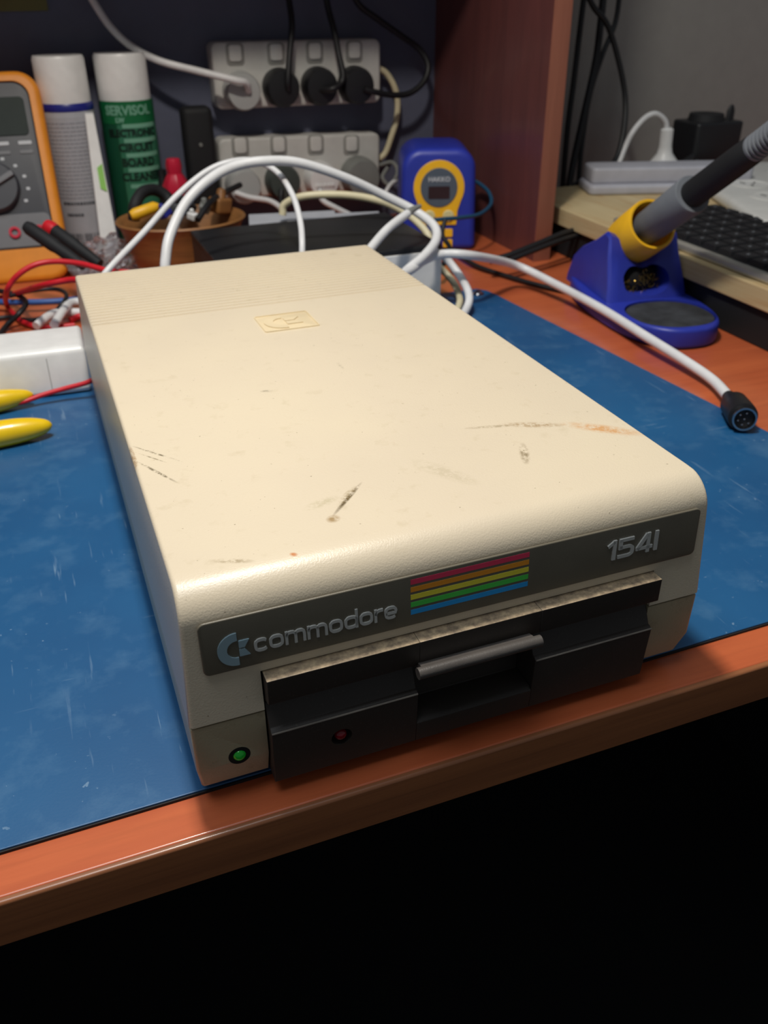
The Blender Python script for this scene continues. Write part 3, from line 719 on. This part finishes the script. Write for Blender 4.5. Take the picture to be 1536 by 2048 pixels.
ps = empty('power_strip', (0.6126,0.6037,0.0405), rot=(0,0,math.radians(-18)), label='white power strip behind the keyboard holding a white plug and a black adapter', cat='power strip')
mb = MB(); rbox(mb, (-.070,-.012,0),(.115,.040,.010), .008, .003); mb.build('base', 'strip', ps)
mb = MB(); rbox(mb, (-.066,-.002,.0095),(.111,.038,.026), .006, .003); mb.build('body', 'strip', ps)
wp = empty('plug_lead', (0.7144,0.7200,0.0435), label='white plug standing on the power strip with a looping white lead', cat='plug')
pbz = (0.7005,0.7000,0.0391); pt = (0.6979,0.7000,0.0854)
inw(wp, MB().lathe([(.021,0),(.021,.008),(.015,.014),(.009,.022),(.0075,.030),(.0075,.048),(.004,.050)], pbz, V(pt[0]-pbz[0],0,pt[2]-pbz[2]), 24).build('plug', 'white'))
inw(wp, MB().tube([(0.6979,0.7000,0.0854),(0.6930,0.7000,0.0964),(0.6789,0.7000,0.1046),(0.6644,0.7000,0.1011),(0.6498,0.7000,0.0864),(0.6411,0.7000,0.0680),(0.6264,0.6900,0.0487),(0.6063,0.6750,0.0389)], .0032, 10).build('cord', 'cable'))
adp = empty('power_adapter', (0.7814,0.7200,0.0449), label='black power adapter block plugged into the white strip', cat='power adapter')
c_ = Vector((0.7725,0.7200,0.0674))
mb = MB(); rbox(mb, (c_.x-.034,c_.y-.025,c_.z-.028),(c_.x+.034,c_.y+.025,c_.z+.024), .005, .003); inw(adp, mb.build('body', 'blackp'))
c2 = Vector((0.8039,0.7200,0.0941))
inw(adp, MB().lathe([(.006,-.012),(.0055,.006),(.003,.012),(.0001,.013)], c2, (0,0,1), 12, sx=1, sy=.6).build('prong_guard', 'blackp'))
inw(adp, MB().lathe([(.022,0),(.020,.008),(.001,.009)], V(c_.x-.004,c_.y,c_.z+.0235), (0,0,1), 24).build('cap', 'blackm'))
for pts, r_, lb in (
    ([(0.7243,0.6800,0.0591),(0.6757,0.6550,0.0482),(0.6225,0.6250,0.0342),(0.5674,0.5900,0.0246),(0.5204,0.5650,0.0228),(0.4727,0.5450,0.0237),(0.4334,0.5300,0.0203),(0.3984,0.5200,0.0158),(0.3775,0.5200,0.0124)], .0030, 'upper of two black cords running from the adapter past the hutch panel'),
    ([(0.7161,0.6600,0.0572),(0.6648,0.6350,0.0442),(0.6119,0.6050,0.0315),(0.5607,0.5750,0.0222),(0.5144,0.5550,0.0196),(0.4669,0.5350,0.0207),(0.4278,0.5200,0.0185),(0.3931,0.5100,0.0142)], .0026, 'lower of two black cords running from the adapter past the hutch panel'),
    ([(0.6189,0.7800,0.2469),(0.6103,0.7700,0.1884),(0.6024,0.7600,0.1380),(0.5938,0.7500,0.0859),(0.5885,0.7400,0.0203)], .0034, 'leftmost black cord hanging beside the hutch panel'),
    ([(0.6300,0.7600,0.2467),(0.6239,0.7500,0.1889),(0.6190,0.7450,0.1541),(0.6046,0.7350,0.1033),(0.5947,0.7300,0.0611),(0.5834,0.7200,0.0186)], .0042, 'thick second black cord hanging beside the hutch panel'),
    ([(0.6578,0.7700,0.2468),(0.6540,0.7650,0.1978),(0.6343,0.7550,0.1632),(0.6165,0.7450,0.1230),(0.6062,0.7350,0.0707),(0.6006,0.7250,0.0163)], .0030, 'thin black cord hanging diagonally and crossing behind the thick one'),
    ([(0.5846,0.7400,0.2420),(0.6009,0.7350,0.2140),(0.6197,0.7300,0.1946),(0.6361,0.7250,0.1599),(0.6472,0.7200,0.1240),(0.6446,0.7100,0.0935),(0.6337,0.7000,0.0630),(0.6138,0.6900,0.0468),(0.6022,0.6800,0.0345)], .0032, 'black cord bowing out to the right and down to the pine board'),
    ([(0.5663,0.6900,0.0354),(0.5885,0.6850,0.0456),(0.6011,0.6600,0.0510),(0.6252,0.6500,0.0445),(0.6492,0.6450,0.0404),(0.6685,0.6450,0.0466)], .0018, 'thin black cord lying across the white power strip')):
    cable('cord', pts, r_, 'cordblack', lb, 'cable')
tag(MB().lathe([(.0075,0),(.008,.004),(.008,.040),(.006,.044),(.0001,.044)], (.4740,.5160,.001), (.35,.3,.02), 16).build('cord_connector', 'blackp'), 'small black connector on the desk between the hutch panel and the riser', 'connector')

# ------------------------------------------------------------------ wall power boards
def wallboard(x0, x1, z0, z1, switches, label, rot):
    cx, cz = (x0+x1)/2, (z0+z1)/2
    e = empty('wall_power_board', (cx,.8148,cz), rot=(0,rot,0), label=label, cat='power board')
    w2, h2 = (x1-x0), (z1-z0); mb = MB(); puff(mb, lambda i: rrect(w2-2*i, h2-2*i, max(.007-i,.001), 6), 0, .028, .003, 4)
    mb.v = [(x,-z,y_) for x,y_,z in mb.v]; mb.build('body', 'plate', e)
    for sx_, sz_ in switches:
        m2 = MB(); puff(m2, lambda i: rrect(.0190-2*i, .0210-2*i, max(.004-i,.0005), 4, sx_-cx, sz_-cz), .0272, .0284, .0004, 2)
        m2.v = [(x,-z,y_) for x,y_,z in m2.v]; so = m2.build('switch_surround', 'surround', e)
        m2 = MB(); puff(m2, lambda i: rrect(.0130-2*i, .0155-2*i, max(.003-i,.0005), 4, sx_-cx, sz_-cz+.0015), .0280, .0302, .0008, 3)
        m2.v = [(x,-z,y_) for x,y_,z in m2.v]; m2.build('rocker', 'switch', so)
        m2 = MB().lathe([(.0190,.0276),(.0190,.0282),(.0180,.0282),(.0180,.0278),(.0001,.0278)], (sx_-cx,-.0,0), n=28)
        m2.v = [(x,-z,y_+(sz_-cz)-.031) for x,y_,z in m2.v]; m2.build('socket', 'plate', e)
    return e
wallboard(.1872,.3718,.1225,.1850, [(.2113,.1735),(.2548,.1732),(.2969,.1734),(.3413,.1731)], 'upper white four-socket power board on the slate wall, full of plugs', math.radians(0.3))
wallboard(.1850,.3700,.0310,.0925, [(.2083,.0838),(.2510,.0832),(.2934,.0825),(.3354,.0808)], 'lower white four-socket power board on the slate wall, below the other', math.radians(1.2))
def plugp(r0, dep, style):
    P = [(r0,0),(r0,.004),(r0*.97,dep*.7),(r0*.86,dep),(r0*.3,dep+.001),(.0001,dep+.001)]
    return P
YF = .7868
def plug_on_wall(x, z, m_, cordm, pts, label, r0=.0190, dep=.020, r_=.0032, ribs=False, cord=True):
    e = empty('plug_lead', (x,YF,z), label=label, cat='plug')
    p_ = MB().lathe(plugp(r0, dep, 0), (0,0,0), (0,-1,0), 36).build('plug', m_, e)
    if ribs:
        for k in range(5):
            MB().lathe([(.0020,0),(.0020,.0015),(.0001,.002)], (-.009+.0045*k,-dep-.0005,-.004), (0,-1,0), 8).build('grip_rib', m_, p_)
    if cord: inw(e, MB().tube(pts, r_, 12, 10).build('cord', cordm))
    return e
plug_on_wall(.2135,.1405, 'frosted', 'cable', [(0.2173,0.7650,0.1417),(0.2137,0.7580,0.1498),(0.2022,0.7560,0.1531),(0.1694,0.7650,0.1613),(0.1327,0.7750,0.1712),(0.1079,0.7850,0.1844),(0.0919,0.7900,0.2005),(0.0828,0.7950,0.2162),(0.0773,0.8000,0.2299),(0.0745,0.8000,0.2482)], 'translucent white plug with white lead in the leftmost socket of the upper board', r_=.0036)
plug_on_wall(.2562,.1420, 'blackp', 'cordblack', [(0.2600,0.7650,0.1409),(0.2595,0.7630,0.1505),(0.2640,0.7680,0.1731),(0.2703,0.7750,0.1998),(0.2714,0.7850,0.2217),(0.2704,0.7900,0.2477)], 'black plug with lead going straight up, second socket of the upper board')
plug_on_wall(.2985,.1418, 'blackp', 'cordblack', [(0.2954,0.7680,0.1392),(0.3052,0.7570,0.1407),(0.3164,0.7600,0.1457),(0.3196,0.7620,0.1540),(0.3177,0.7680,0.1715),(0.3154,0.7750,0.1943),(0.3125,0.7850,0.2168),(0.3100,0.7900,0.2477)], 'black plug with lead going up, third socket of the upper board')
plug_on_wall(.3400,.1412, 'blackp', 'cordblack', [(0.3440,0.7650,0.1385),(0.3566,0.7650,0.1350),(0.3790,0.7700,0.1306),(0.4020,0.7750,0.1312),(0.4209,0.7800,0.1421),(0.4276,0.7850,0.1575),(0.4186,0.7900,0.1732),(0.3959,0.7900,0.1873),(0.3698,0.7900,0.2030),(0.3474,0.7900,0.2185),(0.3344,0.7900,0.2476)], 'black plug with lead looping out to the right, rightmost socket of the upper board')
plug_on_wall(.2065,.0470, 'frosted', 'cable', [(0.1938,0.7650,0.0434),(0.2087,0.7600,0.0380),(0.2293,0.7550,0.0336),(0.2387,0.7400,0.0263),(0.2326,0.7000,0.0222)], 'translucent pale plug in the leftmost socket of the lower board', r_=.003)
plug_on_wall(.2515,.0480, 'darkgreen', 'cordblack', [(0.2456,0.7650,0.0420),(0.2425,0.7580,0.0330),(0.2389,0.7400,0.0211),(0.2297,0.7000,0.0199)], 'dark grey-green plug in the second socket of the lower board', r_=.0028)
plug_on_wall(.2965,.0470, 'white', 'cable', [(0.2898,0.7650,0.0386),(0.2901,0.7580,0.0292),(0.2985,0.7400,0.0240),(0.3019,0.7000,0.0239)], 'white ribbed plug in the third socket of the lower board', ribs=True, r_=.003)
plug_on_wall(.3425,.0470, 'greyplug', 'cable', [], 'plain grey round plug in the rightmost socket of the lower board', r0=.0215, dep=.022, cord=False)
cable('cord', [(0.3732,0.8000,0.1553),(0.3833,0.8000,0.1499),(0.3929,0.8000,0.1365),(0.3972,0.8000,0.1219),(0.3960,0.8000,0.1021),(0.3892,0.8000,0.0828),(0.3823,0.8000,0.0670),(0.3741,0.8000,0.0604)], .0034, 'cream', 'pale lead linking the upper power board to the lower one', 'cable')
tg = empty('cable_knot', (0.3830,0.7800,0.0454), label='tangled grey and white leads beside the lower power board', cat='cable')
inw(tg, MB().tube([(0.3714,0.7900,0.0556),(0.3830,0.7800,0.0591),(0.3852,0.7700,0.0497),(0.3759,0.7700,0.0367),(0.3686,0.7750,0.0445),(0.3768,0.7800,0.0541)], .0022, 8).build('lead', 'greyplug'))
inw(tg, MB().tube([(0.3627,0.7600,0.0258),(0.3739,0.7650,0.0377),(0.3904,0.7750,0.0457),(0.3882,0.7850,0.0552)], .0022, 8).build('lead', 'cable'))
tag(MB().box((-.03,.8128,.2150),(.0380,.8146,.26)).build('note_paper', 'note', smooth=False), 'olive note paper stuck on the slate wall at the top left', 'note')

# ------------------------------------------------------------------ spray cans
def can(x, y_, r_, hgt, cap0, body_m, label, capm='white'):
    e = empty('spray_can', (x,y_,DZ), label=label, cat='spray can')
    h = hgt
    MB().lathe([(r_*.93,0),(r_,.002),(r_,cap0-.006),(r_*.95,cap0-.001),(r_*.80,cap0+.001)], n=48).build('body', body_m, e)
    MB().lathe([(r_*.955,cap0-.0015),(r_*.95,h-.003),(r_*.90,h),(.0001,h)], n=48).build('cap', capm, e, label='white cap')
    return e
def wrap(mb, R_, ang0):     # flat (x,y) text wrapped on a cylinder; facing -y at angle 0
    mb.v = [((R_+z)*math.sin(ang0+x/R_), -(R_+z)*math.cos(ang0+x/R_), y_) for x,y_,z in mb.v]; return mb
def band(mb, R_, a0, a1, z0, z1, t=.0003, n=24):
    pts = [(R_*(a0+(a1-a0)*i/n)) for i in range(n+1)]
    for i in range(n):
        b_ = MB().box((pts[i],z0,0),(pts[i+1],z1,t)); mb.add(b_.v, b_.f)
    return mb
va1 = math.atan2(-.0151-.035, .77+.2133)    # angle towards the camera
r1_ = .0253; can1 = can(.0365,.770,r1_,.1855,.1465,'paper','grey-labelled spray can with white cap and blue ring beside the multimeter')
MB().lathe([(r1_+.0002,.1385),(r1_+.0004,.139),(r1_+.0004,.1432),(r1_*.97,.1455)], n=48).build('blue_ring', 'bluering', can1, label='dark blue ring under the cap')
lab = wrap(band(MB(), r1_, -1.4, 1.4, .008, .134), r1_, va1).build('label', 'paper', can1)
mb = MB()
for i in range(20):
    zz = .128-.0036*i; a = random.uniform(-.030,-.024); b = random.uniform(.022,.030)
    x = a
    while x < b:
        w_ = random.uniform(.002,.006); t_ = MB().box((x,zz,.0003),(min(x+w_,b),zz+.0011,.0005)); mb.add(t_.v, t_.f); x += w_+.0009
wrap(mb, r1_, va1).build('small_print', plain('faint_grey_print', (140,142,150), .6), lab, smooth=False)
mb = MB()
for zz, xa, xb in ((.0535,-.020,.022),(.0425,-.018,-.002)):
    x = xa
    while x < xb:
        w_ = random.uniform(.0012,.003); t_ = MB().box((x,zz,.0003),(x+w_,zz+.0028,.0006)); mb.add(t_.v, t_.f); x += w_+.0008
wrap(mb, r1_, va1).build('heading_print', 'printdk', lab, smooth=False)
mb = MB(); x = -.019
while x < .017:
    w_ = random.choice((.0006,.0010,.0016)); t_ = MB().box((x,.010,.0003),(x+w_,.0255,.0006)); mb.add(t_.v, t_.f); x += w_+random.choice((.0008,.0013,.0018))
wrap(mb, r1_, va1).build('bar_code', 'printdk', lab, smooth=False)
r2 = .0265; can2 = can(.0945,.7805,r2,.1855,.1455,'green','green electronic circuit board cleaner spray can with white cap')
va2 = math.atan2(-.0151-.0945, .78+.2133)
lab = wrap(band(MB(), r2, -1.1, 1.6, .124, .1445), r2, va2).build('label', plain('bright_green_label', (20,108,62), .35), can2)
lb2 = wrap(band(MB(), r2, -.45, 1.35, .020, .1235, .0002), r2, va2).build('lower_label', plain('mid_green_label', (56,122,92), .35), can2)
for s_, zz, sz, dx, m_, par in (('SERVISOL',.1360,.0120,.001,'palegreen',lab), ('LW',.1275,.0060,-.008,'palegreen',lab), ('ELECTRONIC',.1155,.0092,.003,'darktext',lb2), ('CIRCUIT',.1020,.0102,.005,'darktext',lb2), ('BOARD',.0880,.0108,.005,'darktext',lb2), ('CLEANER',.0742,.0106,.007,'darktext',lb2)):
    tx = text(s_, sz, .0002, bold=.0004); tx.v = [(x*.92+dx,y_+zz,z+.0005) for x,y_,z in tx.v]; wrap(tx, r2, va2).build('print', m_, par, smooth=False)
for zz in (.1222,.1088,.0951,.0812,.0655):
    wrap(band(MB(), r2+.0002, -.25, 1.1, zz-.0019, zz+.0019, .0002), r2+.0002, va2).build('pale_band', 'palegreen', lb2, smooth=False)
# pale box / card leaning between the cans
mb = MB(); mb.add([(0.0582,0.7450,0.1281),(0.0625,0.7450,0.1261),(0.0608,0.7150,0.0406),(0.0451,0.7150,0.0381)], [(0,1,2,3)])
P_ = [Vector(p) for p in ((0.0511,0.7450,0.1298),(0.0590,0.7450,0.1299),(0.0595,0.7000,0.0012),(0.0419,0.7000,0.0030))]
mb = MB(); off = V(0,.006,.001)
mb.add(P_+[p+off for p in P_], [(0,1,2,3),(7,6,5,4),(0,4,5,1),(1,5,6,2),(2,6,7,3),(3,7,4,0)])
cr = tag(mb.build('card', 'white', bevel=.0005), 'tall narrow white card leaning between the two spray cans', 'card')
P2 = [P_[1].lerp(P_[2],.33)+V(-.001,-.0012,0), P_[1].lerp(P_[2],.52)+V(-.0012,-.0012,0), P_[0].lerp(P_[3],.50)+V(.006,-.0012,0), P_[0].lerp(P_[3],.36)+V(.005,-.0012,0)]
mb = MB().add(P2+[p+V(0,.0005,0) for p in P2], [(0,1,2,3),(7,6,5,4),(0,4,5,1),(1,5,6,2),(2,6,7,3),(3,7,4,0)]); mb.build('green_mark', 'lime', cr, smooth=False)
# crumpled clear bag
mb = MB(); mb.ell((0,0,0),(.036,.020,.019), 36, 22)
from mathutils import noise as mnoise
mb.v = [tuple(Vector(p)*(1+.45*mnoise.noise(Vector(p)*95))) for p in mb.v]; mb.v = [(x,y_,max(z,-.014)) for x,y_,z in mb.v]
bg = tag(mb.build('plastic_bag', 'clearbag', smooth=False), 'crumpled clear plastic bag in front of the grey spray can', 'bag'); bg.location = (.0420,.685,.0090)

# ------------------------------------------------------------------ multimeter
mm_th = math.radians(22)
mt_ = empty('multimeter', (-.045,.680,DZ+.001), rot=(-mm_th,0,math.radians(-3)), label='dark grey multimeter in an orange rubber holster, leaning back', cat='multimeter')
MW, MH = .112, .189
def front(mb): mb.v = [(x,-z,y_) for x,y_,z in mb.v]; return mb
def trim(mb): mb.v = [(x,y_,max(z, y_*math.tan(mm_th)*1.02)) for x,y_,z in mb.v]; return mb
mb = MB(); puff(mb, lambda i: rrect(MW-2*i, MH-2*i, max(.020-i,.001), 8, 0, MH/2), -.032, .0, .006, 5); mb.v = [(x,y_-0,z) for x,y_,z in mb.v]; ho = trim(front(mb)).build('holster', 'orange', mt_, label='orange rubber holster')
mb = MB(); puff(mb, lambda i: rrect(MW-.020-2*i, MH-.040-2*i, max(.014-i,.001), 8, 0, MH/2+.0105), -.02, .012, .0005, 2)
mb.v = [(x,y_+.0,z) for x,y_,z in mb.v]; cut(ho, front(mb))
mb = MB(); puff(mb, lambda i: rrect(MW-.021-2*i, MH-.041-2*i, max(.014-i,.001), 8, 0, MH/2+.0105), -.02, -.002, .001, 3); front(mb).build('case', 'meter', mt_, label='dark grey case')
front(MB().prism(rrect(MW-.032,.034,.004,4,0,.1490), -.0035,-.0012)).build('display', 'lcd', mt_, bevel=.0005)
front(MB().prism(rrect(MW-.0225,.030,.006,4,0,.0475), -.0035,-.0014)).build('jack_panel', 'metergrey', mt_, bevel=.0004, label='lighter grey jack panel')
kn = front(MB().lathe([(.0235,-.003),(.0225,.004),(.0210,.006),(.0001,.0062)], (0,.0875,0), n=40)).build('selector_knob', 'meter', mt_)
kb_ = MB().box((-.0025,-.022,.0055),(.0025,.022,.0095)); kb_.xf(Matrix.Translation((0,.0875,0)) @ Matrix.Rotation(math.radians(-62),4,'Z')); front(kb_).build('pointer', 'metergrey', kn, bevel=.0008)
for x in (-.030,-.008,.0145,.0345):
    for zz in (.1255,.1175):
        front(MB().prism(rrect(.0120,.0034,.0008,2,x,zz), -.0032,-.0013)).build('button', 'print' if zz > .12 else 'metergrey', mt_, bevel=.0003)
for k in range(10):
    a = math.radians(-30+24*k); front(MB().prism(rrect(.0032,.0026,.0005,2,.0300*math.cos(a),.0875+.0270*math.sin(a)), -.0032,-.0016)).build('dial_mark', 'print', mt_, smooth=False)
for x in (-.033,-.011,.011,.033):
    jk = front(MB().lathe([(.0052,-.004),(.0052,.0010),(.0030,.0010),(.0028,-.003),(.0001,-.003)], (x,.0460,0), n=20)).build('jack', 'crimson' if x > 0 else 'blackp', mt_)
# probes in front of the meter
def probe(name, a, b, m_tip, label, tail=()):
    e = empty('test_probe', a, label=label, cat='test probe'); a = Vector(a); b = Vector(b); L_ = (b-a).length
    inw(e, MB().lathe([(.0001,-.002),(.0045,0),(.0058,.004),(.0060,.030),(.0052,.034),(.0052,L_*.7),(.0040,L_)], a, b-a, 16).build('handle', 'blackm'))
    if m_tip: inw(e, MB().lathe([(.0001,-.005),(.0050,-.002),(.0064,.003),(.0061,.008)], a, b-a, 16).build('end_cap', m_tip, label='red end'))
    if tail: inw(e, MB().tube(tail, .0022, 10).build('lead', 'red' if m_tip else 'blackm'))
probe('p', (-0.0215,0.6000,0.0633), (0.0172,0.5600,0.0358), None, 'all-black test probe lying across the foot of the multimeter')
probe('p', (-0.0040,0.6100,0.0595), (0.0308,0.5700,0.0335), 'red', 'test probe with red end beside the black one')
# ------------------------------------------------------------------ wires on the left
for pts, r_, m_, lb in (
    ([(0.0455,0.4700,0.0511),(0.0308,0.4900,0.0489),(0.0125,0.5100,0.0511),(-0.0071,0.5200,0.0522),(-0.0234,0.5200,0.0501),(-0.0376,0.5200,0.0419),(-0.0462,0.5300,0.0282),(-0.0505,0.6026,-0.0020),(-0.0456,0.5778,-0.0030),(-0.0384,0.5515,-0.0030),(-0.0229,0.5319,-0.0030),(0.0005,0.5289,-0.0030)], .0022, 'red', 'red test lead arching over the foot of the multimeter'),
    ([(0.0194,0.4700,0.0483),(0.0024,0.4900,0.0448),(-0.0199,0.5100,0.0371),(-0.0466,0.6110,0.0040),(-0.0727,0.6151,-0.0030)], .0024, 'red', 'red test lead running nearly straight from behind the drive to the left'),
    ([(0.0231,0.5896,0.0010),(0.0015,0.5828,0.0020),(-0.0231,0.5835,0.0030),(-0.0552,0.5967,0.0030),(-0.0800,0.6197,0.0010)], .0026, 'bluewire', 'blue wire lying across the desk left of the drive'),
    ([(-0.0816,0.6824,-0.0030),(-0.0539,0.6124,0.0080),(-0.0400,0.5944,0.0080),(-0.0339,0.5663,0.0090),(-0.0397,0.5505,0.0060),(-0.0534,0.5444,-0.0030),(-0.0652,0.4941,-0.0030)], .0022, 'cordblack', 'black wire curling at the left edge beside the white box'),
    ([(-0.0458,0.5869,0.0100),(-0.0293,0.5953,0.0100),(-0.0088,0.5931,0.0100),(-0.0009,0.5745,0.0100),(-0.0050,0.5564,0.0080),(-0.0172,0.5569,-0.0010),(-0.0335,0.5562,-0.0030),(-0.0490,0.5708,-0.0030),(-0.0687,0.5706,-0.0030)], .0018, 'cordblack', 'black wire loop lying over the blue wire'),
    ([(0.0210,0.5339,-0.0030),(0.0082,0.5470,-0.0020),(-0.0024,0.5435,-0.0030)], .0026, 'red', 'short red wire end behind the white box beside the drive')):
    cable('wire', pts, r_, m_, lb, 'wire')
for a, b, lb in (((-0.0294,0.5292,-0.0000), (-0.0057,0.5560,0.0000), 'left of two small white leads behind the white box'), ((-0.0156,0.5138,0.0040), (0.0049,0.5687,0.0040), 'right of two small white leads behind the white box, by the drive')):
    a, b = Vector(a), Vector(b); tag(MB().tube([a,a.lerp(b,.5)+V(0,0,.003),b,b+V(.03,-.01,-.001)], .0036, 10).build('white_lead', 'cable'), lb, 'cable')
# ------------------------------------------------------------------ white box at left
wb = empty('white_box', (-.045,.405,-.004), rot=(0,0,math.radians(-2)), label='glossy white plastic box left of the drive', cat='box')
mb = MB(); rbox(mb, (-.062,-.0195,0),(.0462,.0335,.0315), .0025, .0045, seg=6); mb.v = [(x,y_+.22*max(0,z-.004)*(y_<0),z) for x,y_,z in mb.v]; bo = mb.build('body', 'white', wb)
mb = MB().box((-.0630,-.0205,.0262),(.0415,.0345,.0265)); 
mb = MB(); puff(mb, lambda i: rrect(.030-2*i,.017-2*i,.004-i,5,-.028,.0125), .0, .0008, .0003, 2); mb.v = [(x,-.0193-z+.22*max(0,y_-.004),y_) for x,y_,z in mb.v]; mb.build('button_door', 'white', wb, label='rounded rectangular door')
sm = MB().box((.0205,-.0197,.004),(.0209,-.0185,.026)); sm.v = [(x,y_+.22*(z-.004),z) for x,y_,z in sm.v]; sm.build('seam', 'greyplug', wb, smooth=False)
cable('wire', [(0.0070,0.3720,0.0126),(-0.0016,0.3720,0.0081),(-0.0169,0.3740,0.0051),(-0.0317,0.3740,0.0028),(-0.0449,0.3720,0.0008),(-0.0540,0.3720,0.0016),(-0.0674,0.3720,0.0038)], .0017, 'red', 'red wire across the front of the white box', 'wire')
# ------------------------------------------------------------------ pliers
pl = empty('pliers', (-0.0712,0.3387,0.0000), label='pliers with two yellow handles pointing right on the mat', cat='pliers')
def handle(pts, r0):
    mb = MB(); mb.tube(pts, lambda t: r0*max(.12, math.sqrt(max(0,1-((t-.0)/1.0)**7)))*(.80+.22*math.sin(PI*min(1,t*1.15))), 20, 12); return mb
a = [(-0.1111,0.3127,0.0035),(-0.0870,0.3168,0.0035),(-0.0590,0.3200,0.0035),(-0.0416,0.3213,0.0035),(-0.0286,0.3222,0.0035)]
b = [(-0.1203,0.3663,0.0035),(-0.0944,0.3703,0.0035),(-0.0765,0.3714,0.0035),(-0.0551,0.3739,0.0035),(-0.0375,0.3764,0.0035)]
for p_ in (a, b): inw(pl, handle(p_, .0082).build('handle', 'yellowh'))
A_, B_ = Vector(a[0]), Vector(b[0]); mid_ = (A_+B_)/2+V(-.05,0,0)
inw(pl, MB().tube([A_,mid_+V(.01,-.004,0),mid_], .005, 10).build('arm', 'chrome'))
inw(pl, MB().tube([B_,mid_+V(.01,.004,0),mid_], .005, 10).build('arm', 'chrome'))
inw(pl, MB().lathe([(.011,-.006),(.011,.006),(.006,.0075),(.0001,.0075)], mid_, (0,0,1), 24).build('pivot', 'chrome'))
inw(pl, MB().tube([mid_,mid_+V(-.02,0,0),mid_+V(-.05,0,0)], lambda t: .008-.006*t, 10).build('jaw', 'chrome'))

# ------------------------------------------------------------------ basket with bits
bk = empty('wooden_basket', (.118,.665,DZ), label='flared brown wooden bowl of small parts behind the drive', cat='bowl')
n = 48; mb = MB()
rings = [(.040,.036,0),(.046,.040,.004),(.052,.045,.024),(.0575,.049,.044),(.062,.053,.0500),(.0605,.0515,.0515),(.055,.047,.048),(.046,.040,.020),(.034,.030,.006)]
vs = [(rx*math.cos(2*PI*i/n), ry*math.sin(2*PI*i/n), z) for rx,ry,z in rings for i in range(n)]
fs = [tuple(range(n)), tuple((len(rings)-1)*n+i for i in range(n))]+[(k*n+i,k*n+(i+1)%n,(k+1)*n+(i+1)%n,(k+1)*n+i) for k in range(len(rings)-1) for i in range(n)]
mb.add(vs, fs).build('bowl', 'bamboo', bk)
cable('hose', [(0.0733,0.6600,0.0472),(0.0763,0.6600,0.0606),(0.0858,0.6700,0.0691),(0.0989,0.6800,0.0686),(0.1097,0.6800,0.0609),(0.1115,0.6700,0.0511)], .0055, 'blackm', 'thick dark curved hose sticking out of the wooden bowl', 'hose')
tag(MB().lathe([(.004,0),(.0055,.004),(.0050,.024),(.002,.028)], (0.0702,0.6500,0.0532), (1,.1,.25), 14).build('tool_handle', 'yellowplug'), 'small orange-yellow tool handle in the wooden bowl', 'tool')
bits = [((0.1088,0.6500,0.0562),'blackp',.007,'dark knob in the bowl, just right of the yellow handle','knob'),
        ((0.1266,0.6500,0.0483),'white',.0045,'white clip in the front of the wooden bowl','clip'),
        ((0.1279,0.6900,0.0495),'blackp',.009,'dark connector in the middle of the wooden bowl','connector'),
        ((0.1428,0.6700,0.0508),'greyplug',.006,'grey connector in the right half of the wooden bowl','connector'),
        ((0.0987,0.6300,0.0579),'bluering',.0055,'dark blue cap in the front of the wooden bowl','cap'),
        ((0.1596,0.6800,0.0498),'bamboo',.010,'brown cork-like block at the right of the wooden bowl','block')]
for p_, m_, r_, lb, ct_ in bits:
    mb = MB(); rbox(mb, (-r_,-r_*.8,-r_*.7),(r_,r_*.8,r_*.7), r_*.3, r_*.2); mb.lathe([(r_*.5,0),(r_*.45,r_*.9),(r_*.2,r_*1.1)], (0,0,r_*.5), (.3,.2,1), 12)
    o_ = tag(mb.build(ct_, m_), lb, ct_); o_.location = p_; o_.rotation_euler = (random.uniform(-.5,.5),random.uniform(-.5,.5),random.uniform(0,3))
cable('cord', [(0.1292,0.6400,0.0465),(0.1463,0.6600,0.0571),(0.1698,0.7000,0.0571),(0.1923,0.7300,0.0574)], .0030, 'cordblack', 'short black cord leaving the right side of the wooden bowl', 'cable')
# black holder standing at the wall and red tool
blk = empty('torch', (.1640,.785,DZ), label='tall black device with two small screws standing against the slate wall', cat='torch')
mb = MB(); rbox(mb, (-.0160,-.012,0),(.0160,.012,.1340), .007, .006); mb.build('body', 'blackm', blk)
for zz in (.098,.066): MB().lathe([(.0020,0),(.0017,.001),(.0001,.0011)], (0,-.0120,zz), (0,-1,0), 14).build('screw', 'greyplug', blk)
rt = empty('driver_handle', (.1290,.745,DZ), label='crimson and black tool handle standing behind the wooden bowl', cat='tool')
MB().lathe([(.011,0),(.011,.040),(.009,.046)], n=20).build('sleeve', 'blackm', rt)
mb = MB().lathe([(.009,.044),(.0135,.048),(.0140,.066),(.0095,.074),(.0075,.077),(.0085,.084),(.0070,.091),(.0001,.092)], n=8); mb.build('grip', 'crimson', rt, bevel=.0008, label='crimson grip')
bt = tag(MB().lathe([(.008,0),(.0085,.010),(.008,.060),(.005,.070),(.0045,.078),(.0001,.079)], n=20).build('bottle', 'blackp'), 'small black bottle between the green can and the crimson handle', 'bottle'); bt.location = (.1190,.765,DZ)
